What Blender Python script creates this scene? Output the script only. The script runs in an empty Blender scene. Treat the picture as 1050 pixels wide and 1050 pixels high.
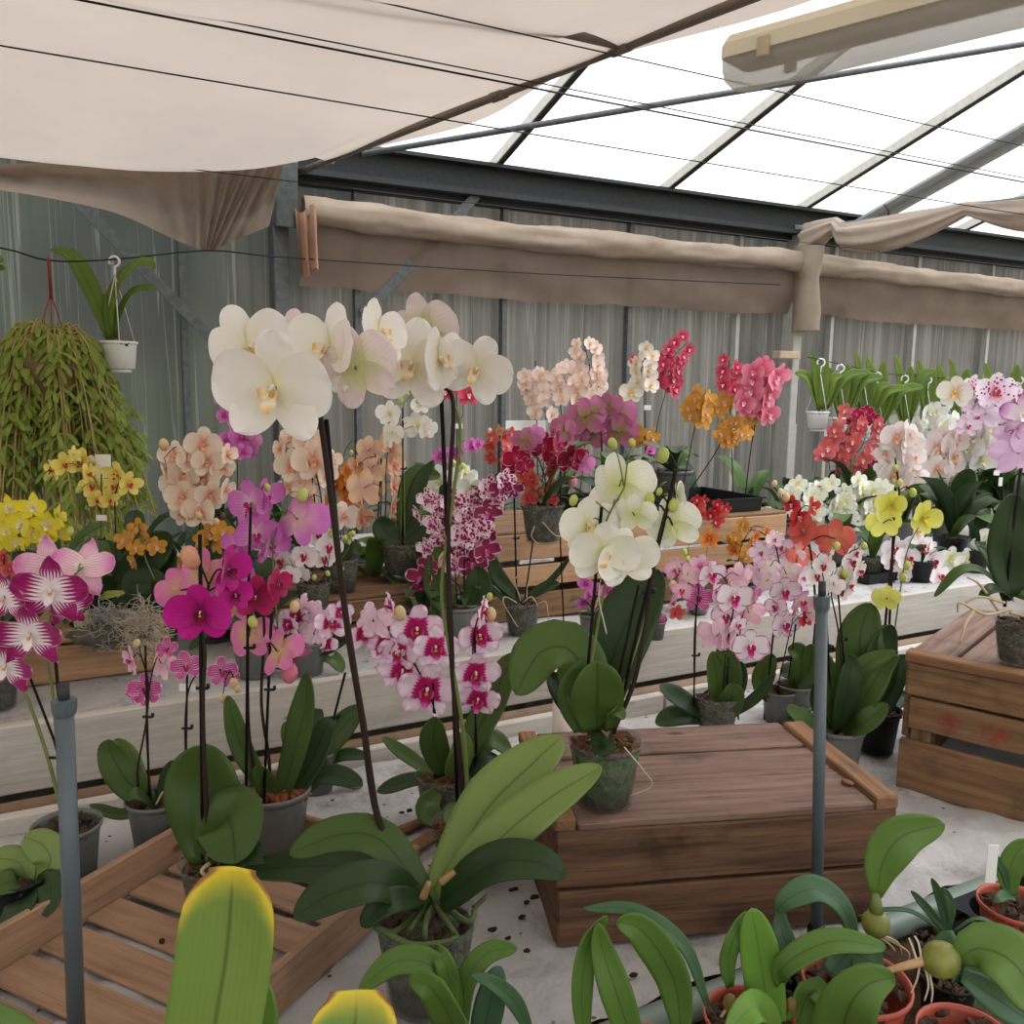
# Orchid greenhouse: moth orchids in pots on white-cloth benches under a translucent roof
import bpy, math, random, zlib
from mathutils import Vector, Matrix, noise
PI = math.pi
SC = bpy.context.scene
COL = SC.collection
V = Vector
Z = V((0, 0, 1))

# ------------------------------------------------------------------ camera
FPX = 910.0
CAM = V((0, 0, 1.55))
CM = (Matrix.Rotation(math.radians(-28), 3, 'Z') @ Matrix.Rotation(math.radians(90 - 8.25), 3, 'X')
      @ Matrix.Rotation(math.radians(.7), 3, 'Z'))
RX, UP, FW = CM @ V((1, 0, 0)), CM @ V((0, 1, 0)), CM @ V((0, 0, -1))
RH = V((math.cos(math.radians(28)), -math.sin(math.radians(28)), 0))     # level right
FH = V((math.sin(math.radians(28)), math.cos(math.radians(28)), 0))      # level forward
cd = bpy.data.cameras.new('camera')
cam = bpy.data.objects.new('camera', cd)
COL.objects.link(cam)
cam.matrix_world = Matrix.Translation(CAM) @ CM.to_4x4()
cd.sensor_width = 36; cd.sensor_fit = 'HORIZONTAL'; cd.lens = FPX / 1050 * 36
cd.clip_start = .02; cd.clip_end = 200
SC.camera = cam
SC.view_settings.view_transform = 'Standard'
SC.view_settings.look = 'None'
SC.view_settings.gamma = 1
SC.view_settings.use_curve_mapping = False

def ray(x, y): return FW + RX * ((x - 525) / FPX) + UP * ((525 - y) / FPX)
def on(x, y, z):
    r = ray(x, y); return CAM + r * ((z - CAM.z) / r.z)
def onY(x, y, Y):
    r = ray(x, y); return CAM + r * (Y / r.y)
def onH(x, y, h):                    # a point at level distance h from the photographer
    r = ray(x, y); return CAM + r * (h / r.dot(FH))

# ------------------------------------------------------------------ mesh building
class MB:
    def __init__(s): s.v = []; s.f = []; s.uv = []; s.m = []
    def grid(s, P, UVs=None, mi=0, wrap=False, flip=False):
        b = len(s.v); n = len(P); k = len(P[0])
        for i in range(n):
            for j in range(k):
                s.v.append(V(P[i][j]))
                s.uv.append(UVs[i][j] if UVs else (i / max(1, n - 1), j / max(1, k - 1)))
        for i in range(n - 1):
            for j in range(k if wrap else k - 1):
                j2 = (j + 1) % k
                q = (b + i * k + j, b + (i + 1) * k + j, b + (i + 1) * k + j2, b + i * k + j2)
                s.f.append(q[::-1] if flip else q); s.m.append(mi)
    def tube(s, pts, r, seg=6, mi=0, caps=True):
        pts = [V(p) for p in pts]; n = len(pts)
        R = r if isinstance(r, (list, tuple)) else [r] * n
        P = []; UVs = []; L = 0
        t0 = (pts[1] - pts[0]).normalized()
        a = t0.cross(Z if abs(t0.z) < .9 else V((1, 0, 0))).normalized()
        for i in range(n):
            t = (pts[min(n - 1, i + 1)] - pts[max(0, i - 1)])
            t = t.normalized() if t.length > 1e-9 else t0
            a = (a - t * a.dot(t)); a = a.normalized() if a.length > 1e-6 else t.orthogonal().normalized()
            c = t.cross(a)
            if i: L += (pts[i] - pts[i - 1]).length
            P.append([pts[i] + (a * math.cos(2 * PI * j / seg) + c * math.sin(2 * PI * j / seg)) * R[i] for j in range(seg)])
            UVs.append([(L, j / seg) for j in range(seg)])
        b = len(s.v)
        s.grid(P, UVs, mi, wrap=True)
        if caps:
            s.f.append(tuple(b + j for j in range(seg))); s.m.append(mi)
            s.f.append(tuple(b + (n - 1) * seg + j for j in reversed(range(seg)))); s.m.append(mi)
    def lathe(s, prof, seg=24, mi=0, c=(0, 0, 0)):
        c = V(c)
        s.grid([[c + V((r * math.cos(2 * PI * j / seg), r * math.sin(2 * PI * j / seg), z)) for j in range(seg)] for r, z in prof],
               [[(z, j / seg) for j in range(seg)] for r, z in prof], mi, wrap=True)
    def box(s, c, X, Y, Zv, mi=0, off=None, bev=0, warp=0, seed=0):
        """board centred at c with half axes X,Y,Zv; UV runs along the longest axis in metres"""
        c = V(c); A = [V(X), V(Y), V(Zv)]
        L = [a.length for a in A]; N = [a.normalized() for a in A]
        k = max(range(3), key=lambda i: L[i]); o = [i for i in range(3) if i != k]
        rnd = random.Random(seed * 7 + len(s.v)); ou, ov = rnd.random() * 9, rnd.random() * 9
        if off: ou, ov = off
        n = max(1, min(10, int(L[k] * 2 / .08))) if warp else 1
        P = []; UVs = []
        b = min(bev, L[o[0]] * .6, L[o[1]] * .6)
        h1, h2 = L[o[0]], L[o[1]]
        ring = ([(h1, -h2 + b), (h1, h2 - b), (h1 - b, h2), (-h1 + b, h2), (-h1, h2 - b), (-h1, -h2 + b), (-h1 + b, -h2), (h1 - b, -h2)]
                if b > 0 else [(h1, -h2), (h1, h2), (-h1, h2), (-h1, -h2)])
        per = 0; pv = []
        for i, q in enumerate(ring):
            pv.append(per); q2 = ring[(i + 1) % len(ring)]; per += math.hypot(q2[0] - q[0], q2[1] - q[1])
        st = [(-1, .0)] + [(-1 + 2 * i / n, 1) for i in range(n + 1)] + [(1, .0)]
        if b <= 0: st = st[1:-1]
        for t, full in st:
            row = []; ru = []
            for (p, q), w in zip(ring, pv):
                if not full: p = max(-h1 + b, min(h1 - b, p)); q = max(-h2 + b, min(h2 - b, q)); tt = t * L[k]
                else: tt = t * (L[k] - b)
                pos = c + N[k] * tt + N[o[0]] * p + N[o[1]] * q
                if warp and full: pos = pos + noise.noise_vector(pos * 9 + V((seed, 0, 0))) * warp
                row.append(pos); ru.append((ou + tt, ov + w))
            P.append(row); UVs.append(ru)
        b0 = len(s.v); K = len(ring)
        # closing seam gets a clean uv by repeating the first column
        for i in range(len(P)): P[i].append(P[i][0]); UVs[i].append((UVs[i][0][0], UVs[i][0][1] + per))
        s.grid(P, UVs, mi)
        K += 1
        s.f.append(tuple(b0 + j for j in range(K - 1))); s.m.append(mi)
        s.f.append(tuple(b0 + (len(P) - 1) * K + j for j in reversed(range(K - 1)))); s.m.append(mi)
    def blob(s, c, r, seg=8, mi=0, sq=(1, 1, 1), jit=0, seed=0, ax=None):
        c = V(c); rnd = random.Random(seed); P = []
        for i in range(seg // 2 + 2):
            th = PI * i / (seg // 2 + 1); row = []
            for j in range(seg):
                ph = 2 * PI * j / seg
                d = V((math.sin(th) * math.cos(ph) * sq[0], math.sin(th) * math.sin(ph) * sq[1], math.cos(th) * sq[2]))
                if ax: d = ax @ d
                row.append(c + d * r * (1 + (rnd.random() - .5) * jit))
            P.append(row)
        s.grid(P, None, mi, wrap=True)
    def mesh(s, name, mats, org=None, smooth=True):
        me = bpy.data.meshes.new(name)
        o = V(org) if org else V((0, 0, 0))
        me.from_pydata([tuple(p - o) for p in s.v], [], s.f)
        ul = me.uv_layers.new(name='UVMap')
        ul.data.foreach_set('uv', [c for l in me.loops for c in s.uv[l.vertex_index]])
        for m in (mats if isinstance(mats, (list, tuple)) else [mats]): me.materials.append(m)
        me.polygons.foreach_set('material_index', s.m)
        me.polygons.foreach_set('use_smooth', [smooth] * len(s.f))
        me.update()
        return me
    def build(s, name, mats, parent=None, smooth=True, org=None):
        o0 = parent_world(parent) if parent else V(org or (0, 0, 0))
        o = bpy.data.objects.new(name, s.mesh(name, mats, o0, smooth))
        COL.objects.link(o)
        if parent: o.parent = parent
        else: o.location = o0
        return o

def parent_world(o):
    p = V((0, 0, 0))
    while o: p = p + o.location; o = o.parent
    return p
def put(name, me, parent, M):
    o = bpy.data.objects.new(name, me); COL.objects.link(o); o.parent = parent
    o.matrix_local = M; return o
def thing(name, label, cat, loc, group=None):
    o = bpy.data.objects.new(name, None); COL.objects.link(o)
    o.empty_display_size = .05; o.location = loc; tag(o, label, cat, group); return o
def tag(o, label=None, cat=None, group=None, kind=None):
    if label: o['label'] = label
    if cat: o['category'] = cat
    if group: o['group'] = group
    if kind: o['kind'] = kind
    return o
def struct(o): o['kind'] = 'structure'; return o
def spline(pts, n=6):
    """Catmull-Rom through pts"""
    pts = [V(p) for p in pts]
    if len(pts) == 2: return [pts[0].lerp(pts[1], i / n) for i in range(n + 1)]
    out = []
    for i in range(len(pts) - 1):
        a = pts[i - 1] if i else pts[0] * 2 - pts[1]
        b, c = pts[i], pts[i + 1]
        d = pts[i + 2] if i + 2 < len(pts) else c * 2 - b
        for k in range(n):
            t = k / n
            out.append(.5 * ((2 * b) + (c - a) * t + (2 * a - 5 * b + 4 * c - d) * t * t + (3 * b - a - 3 * c + d) * t ** 3))
    out.append(pts[-1]); return out

# ------------------------------------------------------------------ materials
def lin(c):
    return tuple((x / 255 / 12.92 if x / 255 <= .04045 else ((x / 255 + .055) / 1.055) ** 2.4) for x in c[:3]) + (1,)
class NT:
    def __init__(s, name):
        s.mat = bpy.data.materials.new(name); s.mat.use_nodes = True
        s.t = s.mat.node_tree; s.t.nodes.clear(); s.out = s.n('ShaderNodeOutputMaterial')
    def n(s, ty, **kw):
        x = s.t.nodes.new(ty)
        for k, v in kw.items(): setattr(x, k, v)
        return x
    def l(s, a, b): s.t.links.new(a, b)
    def set(s, sock, v):
        if hasattr(v, 'is_output'): s.l(v, sock)
        else: sock.default_value = v
    def math(s, op, a, b=None, clamp=False):
        x = s.n('ShaderNodeMath', operation=op); x.use_clamp = clamp
        s.set(x.inputs[0], a)
        if b is not None: s.set(x.inputs[1], b)
        return x.outputs[0]
    def mix(s, f, a, b, bt='MIX'):
        x = s.n('ShaderNodeMix', data_type='RGBA', blend_type=bt)
        s.set(x.inputs[0], f); s.set(x.inputs[6], a); s.set(x.inputs[7], b); return x.outputs[2]
    def ramp(s, f, stops):
        x = s.n('ShaderNodeValToRGB'); r = x.color_ramp
        while len(r.elements) < len(stops): r.elements.new(.5)
        for e, (p, c) in zip(r.elements, stops): e.position = p; e.color = c
        s.set(x.inputs[0], f); return x.outputs[0]
    def step(s, f, lo, hi):
        x = s.n('ShaderNodeMapRange'); x.interpolation_type = 'SMOOTHSTEP'
        s.set(x.inputs[0], f); x.inputs[1].default_value = lo; x.inputs[2].default_value = hi; return x.outputs[0]
    def coord(s, kind='Object', scale=(1, 1, 1)):
        c = s.n('ShaderNodeTexCoord'); m = s.n('ShaderNodeMapping'); m.inputs['Scale'].default_value = scale
        s.l(c.outputs[kind], m.inputs[0]); return m.outputs[0]
    def noise(s, vec, scale, detail=4, rough=.55):
        x = s.n('ShaderNodeTexNoise'); s.l(vec, x.inputs['Vector'])
        x.inputs['Scale'].default_value = scale; x.inputs['Detail'].default_value = detail; x.inputs['Roughness'].default_value = rough
        return x.outputs[0]
    def uv(s):
        c = s.n('ShaderNodeTexCoord'); x = s.n('ShaderNodeSeparateXYZ'); s.l(c.outputs['UV'], x.inputs[0])
        return x.outputs[0], x.outputs[1], c.outputs['UV']
    def bsdf(s, col, rough=.5, spec=.4, metal=0, bump=None, bstr=.3, bdist=.01, transl=0, trcol=None, transp=0, sheen=0):
        p = s.n('ShaderNodeBsdfPrincipled')
        s.set(p.inputs['Base Color'], col); s.set(p.inputs['Roughness'], rough); p.inputs['Metallic'].default_value = metal
        p.inputs['Specular IOR Level'].default_value = spec; p.inputs['Sheen Weight'].default_value = sheen
        if bump is not None:
            b = s.n('ShaderNodeBump'); b.inputs['Strength'].default_value = bstr; b.inputs['Distance'].default_value = bdist
            s.l(bump, b.inputs['Height']); s.l(b.outputs[0], p.inputs['Normal'])
        sh = p.outputs[0]
        if transl:
            t = s.n('ShaderNodeBsdfTranslucent'); s.set(t.inputs[0], trcol if trcol is not None else col)
            m = s.n('ShaderNodeMixShader'); m.inputs[0].default_value = transl
            s.l(sh, m.inputs[1]); s.l(t.outputs[0], m.inputs[2]); sh = m.outputs[0]
        if not isinstance(transp, (int, float)) or transp > 0:
            t = s.n('ShaderNodeBsdfTransparent')
            m = s.n('ShaderNodeMixShader'); s.set(m.inputs[0], transp)
            s.l(sh, m.inputs[1]); s.l(t.outputs[0], m.inputs[2]); sh = m.outputs[0]
        s.l(sh, s.out.inputs[0]); return s.mat

def plain(name, c, rough=.5, spec=.4, metal=0, var=.12, scale=30, transl=0, transp=0, bump=0):
    t = NT(name); v = t.coord('Object'); n = t.noise(v, scale)
    a = lin([max(0, x * (1 - var)) for x in c]); b = lin([min(255, x * (1 + var)) for x in c])
    return t.bsdf(t.mix(n, a, b), rough, spec, metal, transl=transl, transp=transp, bump=n if bump else None, bstr=bump)

def fmat(name, stops, vein=None, vs=.5, spot=None, sscale=40, sthr=.5, edge=None, ew=.8, es=.06, back=None, streak=0, nv=9, tr=.13):
    """petal: colours along the petal (stops), optional veins, spots, edge line, other colour behind"""
    t = NT(name); u, v, uvv = t.uv()
    av = t.math('ABSOLUTE', t.math('SUBTRACT', t.math('MULTIPLY', v, 2.), 1.))
    n = t.noise(t.coord('Object'), 7, 3)
    uu = t.math('ADD', u, t.math('MULTIPLY', t.math('SUBTRACT', n, .5), .25))
    if streak:
        w = t.math('SINE', t.math('MULTIPLY', v, 46.)); uu = t.math('ADD', uu, t.math('MULTIPLY', w, streak))
    col = t.ramp(uu, [(p, lin(c)) for p, c in stops])
    if vein:
        d = t.math('ADD', t.math('MULTIPLY', v, nv * 2 * PI), t.math('MULTIPLY', n, 4.))
        w = t.step(t.math('SINE', d), .35, 1.)
        w = t.math('MULTIPLY', w, t.math('MULTIPLY', t.step(u, 1.05, .3), vs))
        col = t.mix(w, col, lin(vein))
    if spot:
        vo = t.n('ShaderNodeTexVoronoi'); t.l(t.coord('Object'), vo.inputs[0]); vo.inputs['Scale'].default_value = sscale
        d = t.math('ADD', vo.outputs[0], t.math('MULTIPLY', t.math('SUBTRACT', n, .5), .5))
        col = t.mix(t.step(d, sthr, sthr - .12), col, lin(spot))
    if edge:
        e = t.math('MAXIMUM', t.math('POWER', u, 1.5), t.math('MULTIPLY', av, t.step(u, .0, .35)))
        e = t.math('ADD', e, t.math('MULTIPLY', t.math('SUBTRACT', n, .5), .15))
        col = t.mix(t.step(e, ew - es, ew + es), col, lin(edge))
    if back:
        g = t.n('ShaderNodeNewGeometry')
        b0, b1 = back if isinstance(back[0], tuple) else (back, tuple(min(255, x * 1.05) for x in back))
        bc = t.ramp(uu, [(.1, lin(b0)), (.7, lin(b1))])
        bc = t.mix(t.math('MULTIPLY', t.step(t.math('SINE', t.math('MULTIPLY', v, 60.)), .4, 1.), .22), bc, lin([x * .86 for x in b1]))
        col = t.mix(g.outputs['Backfacing'], col, bc)
    oi = t.n('ShaderNodeObjectInfo'); h = t.n('ShaderNodeHueSaturation'); t.l(col, h.inputs['Color'])
    t.set(h.inputs['Value'], t.math('ADD', .93, t.math('MULTIPLY', oi.outputs['Random'], .1)))
    return t.bsdf(h.outputs[0], .55, .25, transl=tr, sheen=.15)

def lmat(name, c, c2, rough=.36, tr=.1, rib=.55, tip=None):
    t = NT(name); u, v, uvv = t.uv()
    av = t.math('ABSOLUTE', t.math('SUBTRACT', t.math('MULTIPLY', v, 2.), 1.))
    n = t.noise(t.coord('Object'), 9, 4)
    oi = t.n('ShaderNodeObjectInfo')
    f = t.math('ADD', t.math('MULTIPLY', n, .6), t.math('MULTIPLY', oi.outputs['Random'], .4))
    col = t.mix(f, lin(c), lin(c2))
    col = t.mix(t.math('MULTIPLY', t.step(av, .09, .0), rib), col, lin([x * .45 for x in c]))
    fine = t.math('SINE', t.math('MULTIPLY', v, 90.))
    col = t.mix(t.math('MULTIPLY', t.step(fine, .2, 1), .08), col, lin([x * .6 for x in c]))
    if tip:
        q = t.math('ADD', u, t.math('MULTIPLY', t.math('POWER', av, 4.), .12))
        q = t.math('ADD', q, t.math('MULTIPLY', t.math('SUBTRACT', n, .5), .25))
        col = t.mix(t.step(q, .90, 1.05), col, lin(tip[0])); col = t.mix(t.step(q, 1.02, 1.09), col, lin(tip[1]))
    return t.bsdf(col, rough + .06, .26, transl=tr, trcol=lin([min(255, x * 1.25) for x in c2]), bump=n, bstr=.08)

def woodmat(name, a, b, dark, rough=.75, grain=1., stain=.5):
    t = NT(name); u, v, uvv = t.uv()
    m = t.n('ShaderNodeMapping'); t.l(uvv, m.inputs[0]); m.inputs['Scale'].default_value = (2.2, 34, 1)
    g = t.noise(m.outputs[0], 1.6, 6, .65)
    m2 = t.n('ShaderNodeMapping'); t.l(uvv, m2.inputs[0]); m2.inputs['Scale'].default_value = (5, 120, 1)
    fine = t.noise(m2.outputs[0], 2., 3)
    bl = t.noise(uvv, 9, 4, .6)
    col = t.mix(t.step(g, .3, .72), lin(a), lin(b))
    col = t.mix(t.math('MULTIPLY', t.step(fine, .55, .75), .55 * grain), col, lin(dark))
    col = t.mix(t.math('MULTIPLY', t.step(bl, .5, .78), stain), col, lin(dark))
    k = t.n('ShaderNodeTexVoronoi'); m3 = t.n('ShaderNodeMapping'); t.l(uvv, m3.inputs[0]); m3.inputs['Scale'].default_value = (4, 9, 1)
    t.l(m3.outputs[0], k.inputs[0]); k.inputs['Scale'].default_value = 1.1
    col = t.mix(t.math('MULTIPLY', t.step(k.outputs[0], .09, .03), .7), col, lin([x * .5 for x in dark]))
    return t.bsdf(col, rough, .25, bump=t.math('ADD', g, t.math('MULTIPLY', fine, .5)), bstr=.35, bdist=.004)
# ------------------------------------------------------------------ world and light
w = bpy.data.worlds.new('world'); SC.world = w; w.use_nodes = True
wt = w.node_tree; wt.nodes.clear()
wo = wt.nodes.new('ShaderNodeOutputWorld'); bg = wt.nodes.new('ShaderNodeBackground')
tc = wt.nodes.new('ShaderNodeTexCoord'); sx = wt.nodes.new('ShaderNodeSeparateXYZ'); cr = wt.nodes.new('ShaderNodeValToRGB')
wt.links.new(tc.outputs['Generated'], sx.inputs[0])
mr = wt.nodes.new('ShaderNodeMapRange'); mr.inputs[1].default_value = -1; mr.inputs[2].default_value = 1
wt.links.new(sx.outputs[2], mr.inputs[0]); wt.links.new(mr.outputs[0], cr.inputs[0])
e = cr.color_ramp.elements
for _ in range(3): e.new(.5)
for k, (p, c) in zip(e, [(0, (.10, .095, .08, 1)), (.48, (.18, .18, .16, 1)), (.52, (.50, .49, .46, 1)), (.66, (1, .965, .91, 1)), (.80, (.68, .79, .97, 1))]):
    k.position = p; k.color = c
wt.links.new(cr.outputs[0], bg.inputs[0]); bg.inputs[1].default_value = 2.15; wt.links.new(bg.outputs[0], wo.inputs[0])
sun = bpy.data.lights.new('sun', 'SUN'); sun.energy = 4.2; sun.angle = math.radians(45); sun.color = (1, .97, .93)
so = bpy.data.objects.new('sun', sun); COL.objects.link(so)
so.rotation_euler = V((-.5, .30, -1)).to_track_quat('-Z', 'Y').to_euler()
SC.view_settings.exposure = -0.05

# ------------------------------------------------------------------ shared materials
MW = {}
MW['old'] = woodmat('old_crate_wood', (122, 90, 66), (78, 57, 43), (38, 29, 23), stain=.75, grain=1.2)
MW['oldtop'] = woodmat('old_crate_top_wood', (138, 110, 96), (98, 75, 64), (52, 40, 34), stain=.65, grain=1.2)
MW['batten'] = woodmat('pale_batten_wood', (150, 112, 80), (112, 80, 58), (64, 44, 32), stain=.6, grain=1.2)
MW['mid'] = woodmat('brown_crate_wood', (142, 110, 80), (104, 78, 56), (58, 42, 31), stain=.6, grain=1.2)
MW['tray'] = woodmat('new_tray_wood', (170, 136, 108), (142, 112, 88), (92, 70, 54), grain=.7, stain=.45)
MW['slat'] = woodmat('slat_crate_wood', (184, 146, 112), (152, 118, 88), (104, 78, 58), grain=.6, stain=.3)
MW['grey'] = woodmat('weathered_grey_board', (196, 190, 180), (176, 169, 158), (132, 124, 112), grain=.5, stain=.35)
M_metal = plain('galvanised_steel', (94, 98, 98), .5, .5, .3, .3, 40)
M_dark = plain('dark_painted_steel', (44, 47, 48), .55, .4, .1, .35, 60)
M_wire = plain('black_wire', (32, 32, 34), .5, .3)
M_pvc = plain('grey_pvc', (82, 92, 98), .42, .5, 0, .08, 20)
M_pipe = plain('grey_green_pipe', (116, 130, 118), .4, .5, 0, .12, 12)
M_soil = plain('soil', (74, 58, 44), .95, .1, 0, .5, 60, bump=.6)
M_black = plain('black_plastic', (22, 23, 25), .45, .3, 0, .2, 15)
M_wplast = plain('white_plastic', (238, 238, 234), .35, .5, 0, .03)
M_terra = plain('terracotta_plastic', (176, 84, 66), .45, .4, 0, .12, 14)
M_root = plain('pale_root', (176, 158, 128), .7, .2, 0, .25, 40)
M_stake = plain('dark_stake', (24, 18, 19), .6, .15, 0, .3, 30)
M_stem = plain('dark_stem', (46, 34, 29), .55, .2, 0, .3, 25)
M_gstem = plain('green_stem', (104, 116, 62), .5, .35, 0, .2, 25)
M_bud = plain('green_bud', (196, 204, 112), .45, .3, 0, .12, 40, transl=.15)
M_pbud = plain('pale_bud', (222, 196, 150), .45, .3, 0, .12, 40, transl=.15)

def wallmat():
    t = NT('dirty_polycarbonate'); c = t.coord('Object')
    m = t.n('ShaderNodeMapping'); t.l(c, m.inputs[0]); m.inputs['Scale'].default_value = (22, 1, .3)
    st = t.noise(m.outputs[0], 1., 6, .7)
    m2 = t.n('ShaderNodeMapping'); t.l(c, m2.inputs[0]); m2.inputs['Scale'].default_value = (60, 1, .5)
    fine = t.noise(m2.outputs[0], 1., 3)
    lo = t.noise(c, 1.1, 2, .5)
    x = t.n('ShaderNodeSeparateXYZ'); t.l(c, x.inputs[0])
    clean = t.step(x.outputs[0], 1.15, .5)
    base = t.mix(t.step(st, .2, .8), lin((90, 87, 81)), lin((150, 145, 135)))
    green = t.mix(t.step(lo, .35, .65), lin((66, 82, 82)), lin((98, 112, 90)))
    base = t.mix(t.math('MULTIPLY', clean, .6), base, green)
    base = t.mix(t.step(lo, .55, .75), base, lin((92, 94, 89)))
    base = t.mix(t.math('MULTIPLY', t.step(st, .58, .72), .3), base, lin((186, 184, 174)))
    m3 = t.n('ShaderNodeMapping'); t.l(c, m3.inputs[0]); m3.inputs['Scale'].default_value = (8, 1, .16)
    dr = t.math('ABSOLUTE', t.math('SUBTRACT', t.noise(m3.outputs[0], 1., 4, .55), .5))
    base = t.mix(t.math('MULTIPLY', t.step(dr, .012, .002), .28), base, lin((190, 190, 182)))
    dn = t.noise(c, 2.3, 5, .7)
    base = t.mix(t.math('MULTIPLY', t.step(dn, .55, .8), .5), base, lin((96, 84, 70)))
    return t.bsdf(base, .42, .35, transl=.35, bump=fine, bstr=.25, bdist=.004)
M_wall = wallmat()
def roofmat():
    t = NT('roof_polycarbonate'); c = t.coord('Object')
    n = t.noise(c, 1.3, 3)
    col = t.mix(n, lin((246, 243, 236)), lin((252, 250, 246)))
    tr = t.n('ShaderNodeBsdfTranslucent'); t.l(col, tr.inputs[0])
    tp = t.n('ShaderNodeBsdfTransparent'); tp.inputs[0].default_value = (.97, .97, .97, 1)
    m = t.n('ShaderNodeMixShader'); m.inputs[0].default_value = .55
    t.l(tr.outputs[0], m.inputs[1]); t.l(tp.outputs[0], m.inputs[2]); t.l(m.outputs[0], t.out.inputs[0])
    return t.mat
M_roof = roofmat()
def clothmat(name, a, b, tr, dirt=None, dthr=(.5, .8), weave=True, transp=0, scale=1.6, bstr=.2):
    t = NT(name); c = t.coord('Object')
    n = t.noise(c, scale, 4, .6); f = t.noise(c, 160, 2, .6)
    col = t.mix(n, lin(a), lin(b))
    if weave: col = t.mix(t.math('MULTIPLY', f, .14), col, lin([x * .72 for x in a]))
    if dirt:
        d = t.noise(c, 5, 7, .72); col = t.mix(t.math('MULTIPLY', t.step(d, *dthr), .8), col, lin(dirt))
        sp = t.n('ShaderNodeTexVoronoi'); t.l(c, sp.inputs[0]); sp.inputs['Scale'].default_value = 34
        sel = t.math('MULTIPLY', t.step(sp.outputs[0], .16, .08), t.step(t.noise(c, 4, 3), .42, .55))
        col = t.mix(sel, col, lin((66, 56, 48)))
    return t.bsdf(col, .85, .1, transl=tr, bump=t.math('ADD', n, t.math('MULTIPLY', f, .08)), bstr=bstr, bdist=.02, transp=transp)
M_shade = clothmat('shade_screen', (216, 200, 184), (180, 165, 154), .48, bstr=.5)
M_skirt = clothmat('old_shade_screen', (186, 168, 150), (146, 128, 112), .5, scale=6)
M_fleece = clothmat('white_fleece', (206, 202, 199), (172, 168, 164), .1, (112, 104, 95), (.48, .74), scale=11, bstr=.7)
M_film = clothmat('dusty_film', (172, 152, 136), (124, 104, 90), .25, weave=False, scale=3.2, transp=.14)
M_roll = clothmat('rolled_film', (196, 180, 162), (150, 130, 112), .2, weave=False, scale=4.5)

# ------------------------------------------------------------------ the setting
g = MB(); g.grid([[(-30, -12, 0), (-30, 30, 0)], [(40, -12, 0), (40, 30, 0)]]); struct(g.build('floor', plain('gravel_floor', (96, 90, 78), .95, .1, 0, .4, 12)))
g = MB(); g.grid([[(-5, 4.02, 0), (-5, 4.02, 2.56)], [(14, 4.02, 0), (14, 4.02, 2.56)]]); struct(g.build('wall_back', M_wall))
SL = .31
def rz(y): return 2.56 + SL * (4.05 - y)
g = MB(); g.grid([[(-5, 4.1, rz(4.1)), (-5, -1.6, rz(-1.6))], [(14, 4.1, rz(4.1)), (14, -1.6, rz(-1.6))]]); struct(g.build('ceiling', M_roof))
nt = 0
def trim(mb, mat, smooth=False):
    global nt; nt += 1
    return struct(mb.build('trim_%d' % nt, mat, smooth=smooth))
# eave beam: channel with a lower lip
g = MB()
g.box((4.5, 3.93, 2.50), (9.5, 0, 0), (0, .012, 0), (0, 0, .055)); g.box((4.5, 3.90, 2.555), (9.5, 0, 0), (0, .045, 0), (0, 0, .008))
g.box((4.5, 3.90, 2.425), (9.5, 0, 0), (0, .04, 0), (0, 0, .012)); g.box((4.5, 3.965, 2.405), (9.5, 0, 0), (0, .03, 0), (0, 0, .018))
trim(g, M_dark)
M_litsteel = plain('pale_lit_steel', (178, 176, 166), .55, .4, 0, .1, 20)  # paler steel for the right-hand bars and posts, their brighter light painted in
# glazing bars on the wall
for k in range(-6, 16):
    X = .555 + .75 * k
    if abs(X - 1.305 + .375) < .2: pass
    g = MB(); g.box((X, 3.985, 1.22), (.013, 0, 0), (0, .02, 0), (0, 0, 1.2)); trim(g, M_litsteel if X > 3.3 else M_metal)
# posts
for X in (-2.05, .945, 3.94, 6.94, 9.94):
    g = MB(); g.box((X, 3.93, 1.2), (.033, 0, 0), (0, .05, 0), (0, 0, 1.2), bev=.004)
    g.box((X + .01, 3.88, 2.33), (.045, 0, 0), (0, .075, .02), (0, -.015, .13), bev=.004); trim(g, M_litsteel if X > 3 else M_metal)
# flat bracing bars on the wall
for a, b in (((78, 205), (222, 352)), ((489, 200), (372, 322))):
    p, q = onY(*a, 3.90), onY(*b, 3.93); d = (q - p); n = d.cross(V((0, 1, 0))).normalized()
    g = MB(); g.box((p + q) / 2, d / 2, n * .022, V((0, .004, 0))); trim(g, M_metal)
# rafters
M_pale = plain('pale_bar_side', (206, 202, 190), .6, .3)
for X in [-4.05, -3.03, -2.03, -1.03, -.03, .97, 1.97, 2.97, 3.95, 5.35, 6.36, 7.36, 8.36, 9.4, 10.4]:
    p, q = V((X, 4.05, rz(4.05) - .03)), V((X, -1.5, rz(-1.5) - .03)); d = (q - p); n = d.cross(V((1, 0, 0))).normalized()
    g = MB(); g.box((p + q) / 2, d / 2, V((.014, 0, 0)), n * .026, 0)
    g.box((p + q) / 2 + V((-.017, 0, 0)) + n * .0, d / 2, V((.004, 0, 0)), n * .022, 1); nt += 1
    struct(g.build('trim_%d' % nt, [M_dark, M_pale], smooth=False))
for X in (-1.65, 1.35, 4.36, 7.4):
    p, q = V((X, 4.0, rz(4.0) - .10)), V((X, -1.5, rz(-1.5) - .10)); d = (q - p); n = d.cross(V((1, 0, 0))).normalized()
    if X == 1.35: continue
    g = MB(); g.box((p + q) / 2, d / 2, V((.045, 0, 0)), n * .006); g.box((p + q) / 2 + V((.045, 0, 0)), d / 2, V((.004, 0, 0)), n * .05); trim(g, plain('pale_galvanised_steel', (176, 180, 178), .5, .4, .1, .12, 30))
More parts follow.
